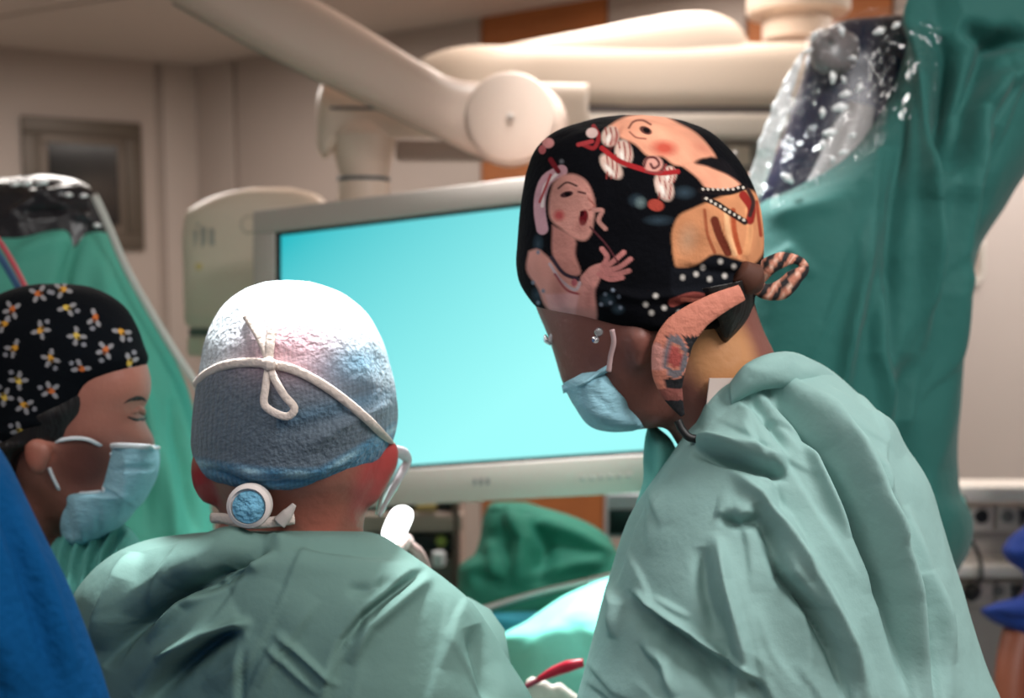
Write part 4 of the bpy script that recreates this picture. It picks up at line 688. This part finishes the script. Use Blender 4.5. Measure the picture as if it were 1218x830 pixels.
lmk('gown', GA, M_gownL, lpn, 160, 160, .9, [([(90 + 16 * k, 612 + 4 * k), (72 + 16 * k, 660), (60 + 16 * k, 720)], 4, .007) for k in range(5)] + [([(82 + 16 * k, 612 + 4 * k), (64 + 16 * k, 660), (52 + 16 * k, 720)], 4, -.007) for k in range(5)], ((30, .003, 111, (1, 1, 1)),), 'pleated green gown')
BEES = [(35, 195), (95, 60), (165, 95), (100, 150), (235, 120), (190, 165), (300, 155), (260, 200), (320, 230), (125, 220), (200, 245), (45, 275), (265, 285), (125, 300), (205, 325), (60, 335), (130, 375), (10, 315), (10, 135), (30, 100), (50, 400), (155, 50), (-40, 200), (-50, 300), (-60, 380), (-60, 120), (-20, 430)]
BEES = [(u / 2.073, 320 + v / 2.073, random.uniform(0, 6.28)) for u, v in BEES]
def cbee(P, V):
    c = np.zeros((len(P), 3)); c[:] = lin((9, 13, 18)); x, y = P[:, 0], P[:, 1]
    def el(cx, cy, rx, ry, rot, col, a=.85):
        nonlocal c; dx, dy = x - cx, y - cy; u = dx * math.cos(rot) + dy * math.sin(rot); v = -dx * math.sin(rot) + dy * math.cos(rot); k = np.clip((1.1 - np.hypot(u / rx, v / ry)) * 3, 0, a)[:, None]; c = c * (1 - k) + np.array(lin(col)) * k
    for i, (bx, by, an) in enumerate(BEES):
        for da in ((.7, -.7, 2.6), (.9, -.8, 2.2, -2.6))[i % 2]: el(bx + 7.5 * math.cos(an + da), by + 7.5 * math.sin(an + da), 4.6, 2.8, an + da, (160, 158, 162), .75)
        el(bx, by, 5.2, 3.4, an, ((222, 160, 60), (206, 110, 56), (226, 190, 84))[i % 3]); el(bx + 3 * math.cos(an), by + 3 * math.sin(an), 2, 2.5, an, (40, 30, 26))
        el(bx + 13 * math.cos(an), by + 13 * math.sin(an), 3, 3, an, (150, 150, 158), .7)
    return c
capL = lmk('cap', hrow([(337, 45, 82, .004), (341, 22, 108, .03), (350, -2, 130, .05), (366, -22, 150, .07), (388, -36, 163, .085), (410, -43, 171, .092), (428, -46, 176, .095), (440, -47, 170, .096), (455, -47, 154, .096), (475, -47, 138, .096), (492, -46, 122, .095), (505, -45, 105, .094), (518, -42, 66, .09), (532, -38, 44, .08), (545, -30, 24, .06)], zA), M_print, lpn, 300, 340, 1.0, [([(0, 500), (60, 505), (120, 480), (165, 445)], 6, .002)], ((40, .0015, 121, (1, 1, 1)), (100, .0006, 122, (1, 1, 1))), 'black cap with white and yellow insect print', colf=cbee)
lmk('hair', hrow([(440, 60, 164, .07), (460, 20, 150, .08), (478, 0, 136, .086), (495, -20, 124, .09), (510, -34, 112, .088), (522, -38, 104, .086), (530, -40, 70, .086), (540, -40, 34, .084), (560, -38, 26, .08), (590, -34, 14, .06)], zA - .004), M_hair, lpn, 80, 60, nz=((80, .0015, 5, (1, 1, 1)),))
mL = lmk('mask', [(126, 529, 189, 530, .082, zA - .006), (124, 548, 190, 549, .084, zA - .006), (121, 570, 185, 572, .084, zA - .006), (118, 584, 176, 590, .082, zA - .006), (70, 588, 160, 608, .078, zA - .006), (66, 610, 148, 622, .072, zA - .006), (70, 632, 130, 636, .06, zA - .006), (76, 644, 108, 648, .045, zA - .006), (84, 652, 98, 652, .02, zA - .006)], M_mask, lpn, 80, 70, .95, [([(130, 560), (160, 556), (186, 556)], 3, -.003), ([(120, 575), (150, 590), (165, 605)], 3, .003), ([(90, 590), (95, 620), (100, 645)], 3, .003), ([(108, 588), (118, 615), (118, 640)], 3, -.003), ([(75, 590), (80, 620), (85, 645)], 3, -.003), ([(150, 535), (150, 575), (140, 620)], 4, .003)], ((70, .0015, 15, (1, 1, 1)),), 'pale blue pleated surgical mask')
tube('mask_edge', surfs(mL, [(126, 531), (124, 548), (122, 566), (124, 584)], .002), .003, M_maskw, mL, 10, .5); tube('mask_wire', surfs(mL, [(128, 532), (148, 530), (168, 531), (188, 532)], .002), .0028, M_maskw, mL, 10, .5); tube('mask_edge', surfs(mL, [(120, 585), (100, 587), (84, 586), (70, 582)], .002), .0022, M_maskw, mL, 10, .5)
class GV: pass
hv = GV(); hv.V = hA.reshape(-1, 3)
tube('ear_loop', surfs(mL, [(132, 540), (127, 534)], .003) + surfs(hv, [(116, 528), (106, 523), (94, 521), (78, 522), (62, 526)], .002), .002, M_maskw, mL, 8, .5); tube('ear_loop', surfs(mL, [(76, 594), (72, 589)], .003) + surfs(hv, [(68, 578), (63, 568), (58, 556)], .002), .002, M_maskw, mL, 8, .5)
tube('eyebrow', surfs(hv, [(146, 479), (156, 474), (166, 474), (174, 477)], .0), [.001, .003, .003, .001], M_hair, lpn, 10, .4)
tube('eyelid', surfs(hv, [(150, 493), (157, 488), (165, 488), (171, 493)], -.002), [.002, .006, .006, .002], skL, lpn, 12, .7)
tube('eyelashes', surfs(hv, [(152, 496), (160, 499), (168, 499), (174, 497)], .0005), [.001, .0022, .0024, .001], M_hair, lpn, 8, .6)
lower(lpn, None, .45, at(50, 900, zA)[0], 1.05, .1)

# ---- person in blue, near left edge
zB = .62
bpn = thing('person', 'person in dark blue gown, only the shoulder and back in view at the left edge', 'person', (at(-200, 900, zB)[0], at(-200, 900, zB)[1], 0))
GB = hrow([(492, -190, -60, .03), (505, -250, -30, .06), (522, -330, -12, .075), (550, -400, 5, .09), (590, -470, 24, .10), (640, -520, 48, .11), (700, -550, 77, .115), (765, -570, 102, .12), (830, -580, 124, .12), (1000, -590, 140, .125), (1600, -590, 130, .13), (3150, -590, 130, .13)], zB)
lmk('gown', GB, M_blue, bpn, 160, 160, .9, [([(-10, 560), (20, 640), (50, 740), (80, 860)], 10, -.008), ([(20, 600), (55, 690), (90, 800)], 8, .006), ([(-60, 600), (-20, 700), (20, 830)], 12, .008)], ((20, .004, 131, (1, 1, 1)), (60, .001, 132, (1, 1, 1))), 'dark blue gown')
hB = loft(hrow([(190, -215, -160, .03), (215, -270, -110, .07), (260, -295, -85, .09), (330, -300, -80, .095), (390, -290, -92, .085), (430, -265, -115, .07), (460, -250, -125, .06), (520, -250, -125, .06), (600, -330, -50, .08)], zB), 50, 36)
armB = [limb([(-.52, .62, 1.36), (-.57, .62, 1.12), (-.56, .68, .92)], [.048, .042, .028])]
body(bpn, [hB, loft(shrink(GB, .85), 40, 32, .9)] + armB + hand((-.56, .68, .92), (.05, .2, -1)), mat('skin_blue_person', (178, 130, 108), .5))
c = armB[0].mean(1, keepdims=True); V, Fc = close((c + (armB[0] - c) * 1.35)[:-4]); mk('sleeve', V, Fc, M_blue, bpn)
lmk('cap', hrow([(182, -205, -170, .01), (192, -240, -135, .05), (215, -280, -100, .08), (260, -305, -76, .1), (320, -309, -72, .104), (370, -300, -84, .1), (385, -290, -100, .09)], zB), mat('cap_plain_blue', (70, 120, 170), .8, bump=.2, bscale=60), bpn, 60, 60)
lower(bpn, None, .4, at(-230, 1500, zB)[0], .5, .1)

# ---- person in blue scrubs, right edge
zE = 1.95
epn = thing('person', 'person in blue scrubs with bare forearm, cut off by the right edge', 'person', (at(1290, 900, zE)[0], at(1290, 900, zE)[1], 0))
GE = hrow([(560, 1270, 1320, .03), (572, 1245, 1350, .07), (590, 1232, 1368, .09), (620, 1224, 1375, .10), (640, 1200, 1378, .10), (655, 1192, 1378, .10), (668, 1200, 1376, .10), (680, 1216, 1374, .10), (706, 1216, 1372, .10), (718, 1180, 1370, .10), (726, 1166, 1370, .10), (736, 1174, 1370, .10), (748, 1196, 1370, .10), (760, 1216, 1370, .10), (900, 1224, 1368, .10), (1100, 1225, 1370, .11)], zE)
lmk('scrub_top', GE, M_scrub, epn, 120, 90, .9, [([(1190, 650), (1210, 658), (1240, 650)], 4, .01), ([(1180, 728), (1200, 738), (1230, 740)], 5, -.008)], ((30, .003, 141, (1, 1, 1)),), 'blue scrub top')
hE = loft(hrow([(395, 1280, 1315, .03), (405, 1262, 1332, .07), (430, 1254, 1340, .09), (470, 1252, 1342, .095), (505, 1262, 1332, .085), (525, 1275, 1322, .06), (545, 1276, 1320, .055), (590, 1260, 1340, .07)], zE), 40, 30)
armE = limb([at(1270, 620, zE), at(1250, 700, zE), at(1218, 750, zE - .02), at(1205, 800, zE - .05), at(1202, 860, zE - .08), at(1198, 900, zE - .1)], [.05, .045, .036, .032, .027, .024], 24)
body(epn, [hE, loft(shrink(GE[:4] + GE[-3:], .85), 40, 32, .9), armE] + hand(at(1198, 905, zE - .1), (-.1, .1, -1)), mat('skin_edge', (150, 84, 62), .5))
tube('undershirt_edge', [at(1168, 640, zE - .06), at(1190, 644, zE - .08), at(1214, 634, zE - .1)], .003, M_maskw, epn, 8) if False else None
lmk('hair', hrow([(388, 1280, 1315, .02), (398, 1258, 1338, .07), (425, 1249, 1346, .098), (470, 1247, 1347, .103), (490, 1256, 1340, .09)], zE + .012), M_hair, epn, 40, 40)
lower(epn, None, .8, at(1298, 900, zE)[0], at(1298, 1400, zE)[1], .09, M_scrub)

# ------------------------------------------------------------------ instrument in a gloved hand, bottom centre
ins = thing('instrument', 'red-handled surgical instrument at the bottom between the two surgeons', 'instrument', at(625, 818, 1.17))
tube('handle', [at(640, 808, 1.145), at(660, 798, 1.14), at(680, 791, 1.135), at(694, 788, 1.135)], [.003, .0055, .0065, .0045], mat('handle_red', (205, 12, 52), .35), ins, 14)
tube('shaft', [at(612, 823, 1.15), at(630, 814, 1.148), at(646, 806, 1.145)], .003, mat('shaft_red', (150, 50, 70), .3), ins, 10)

gp = [limb([at(718, 955, 1.2), at(696, 905, 1.195), at(674, 862, 1.185)], [.032, .03, .03], 12)]
for (x0, y0, x1, y1, x2, y2, r) in ((655, 850, 640, 830, 630, 806, .009), (668, 846, 655, 825, 642, 812, .009), (682, 850, 676, 830, 660, 815, .009), (694, 858, 690, 842, 680, 828, .0085), (650, 870, 628, 850, 622, 826, .010)):
    gp.append(limb([at(x0, y0 + 12, 1.18), at(x1, y1, 1.165), at(x2, y2, 1.165)], [r * 1.1, r, r * .8], 12, 12))
body(rp, gp, M_glove, .0035, 'glove')
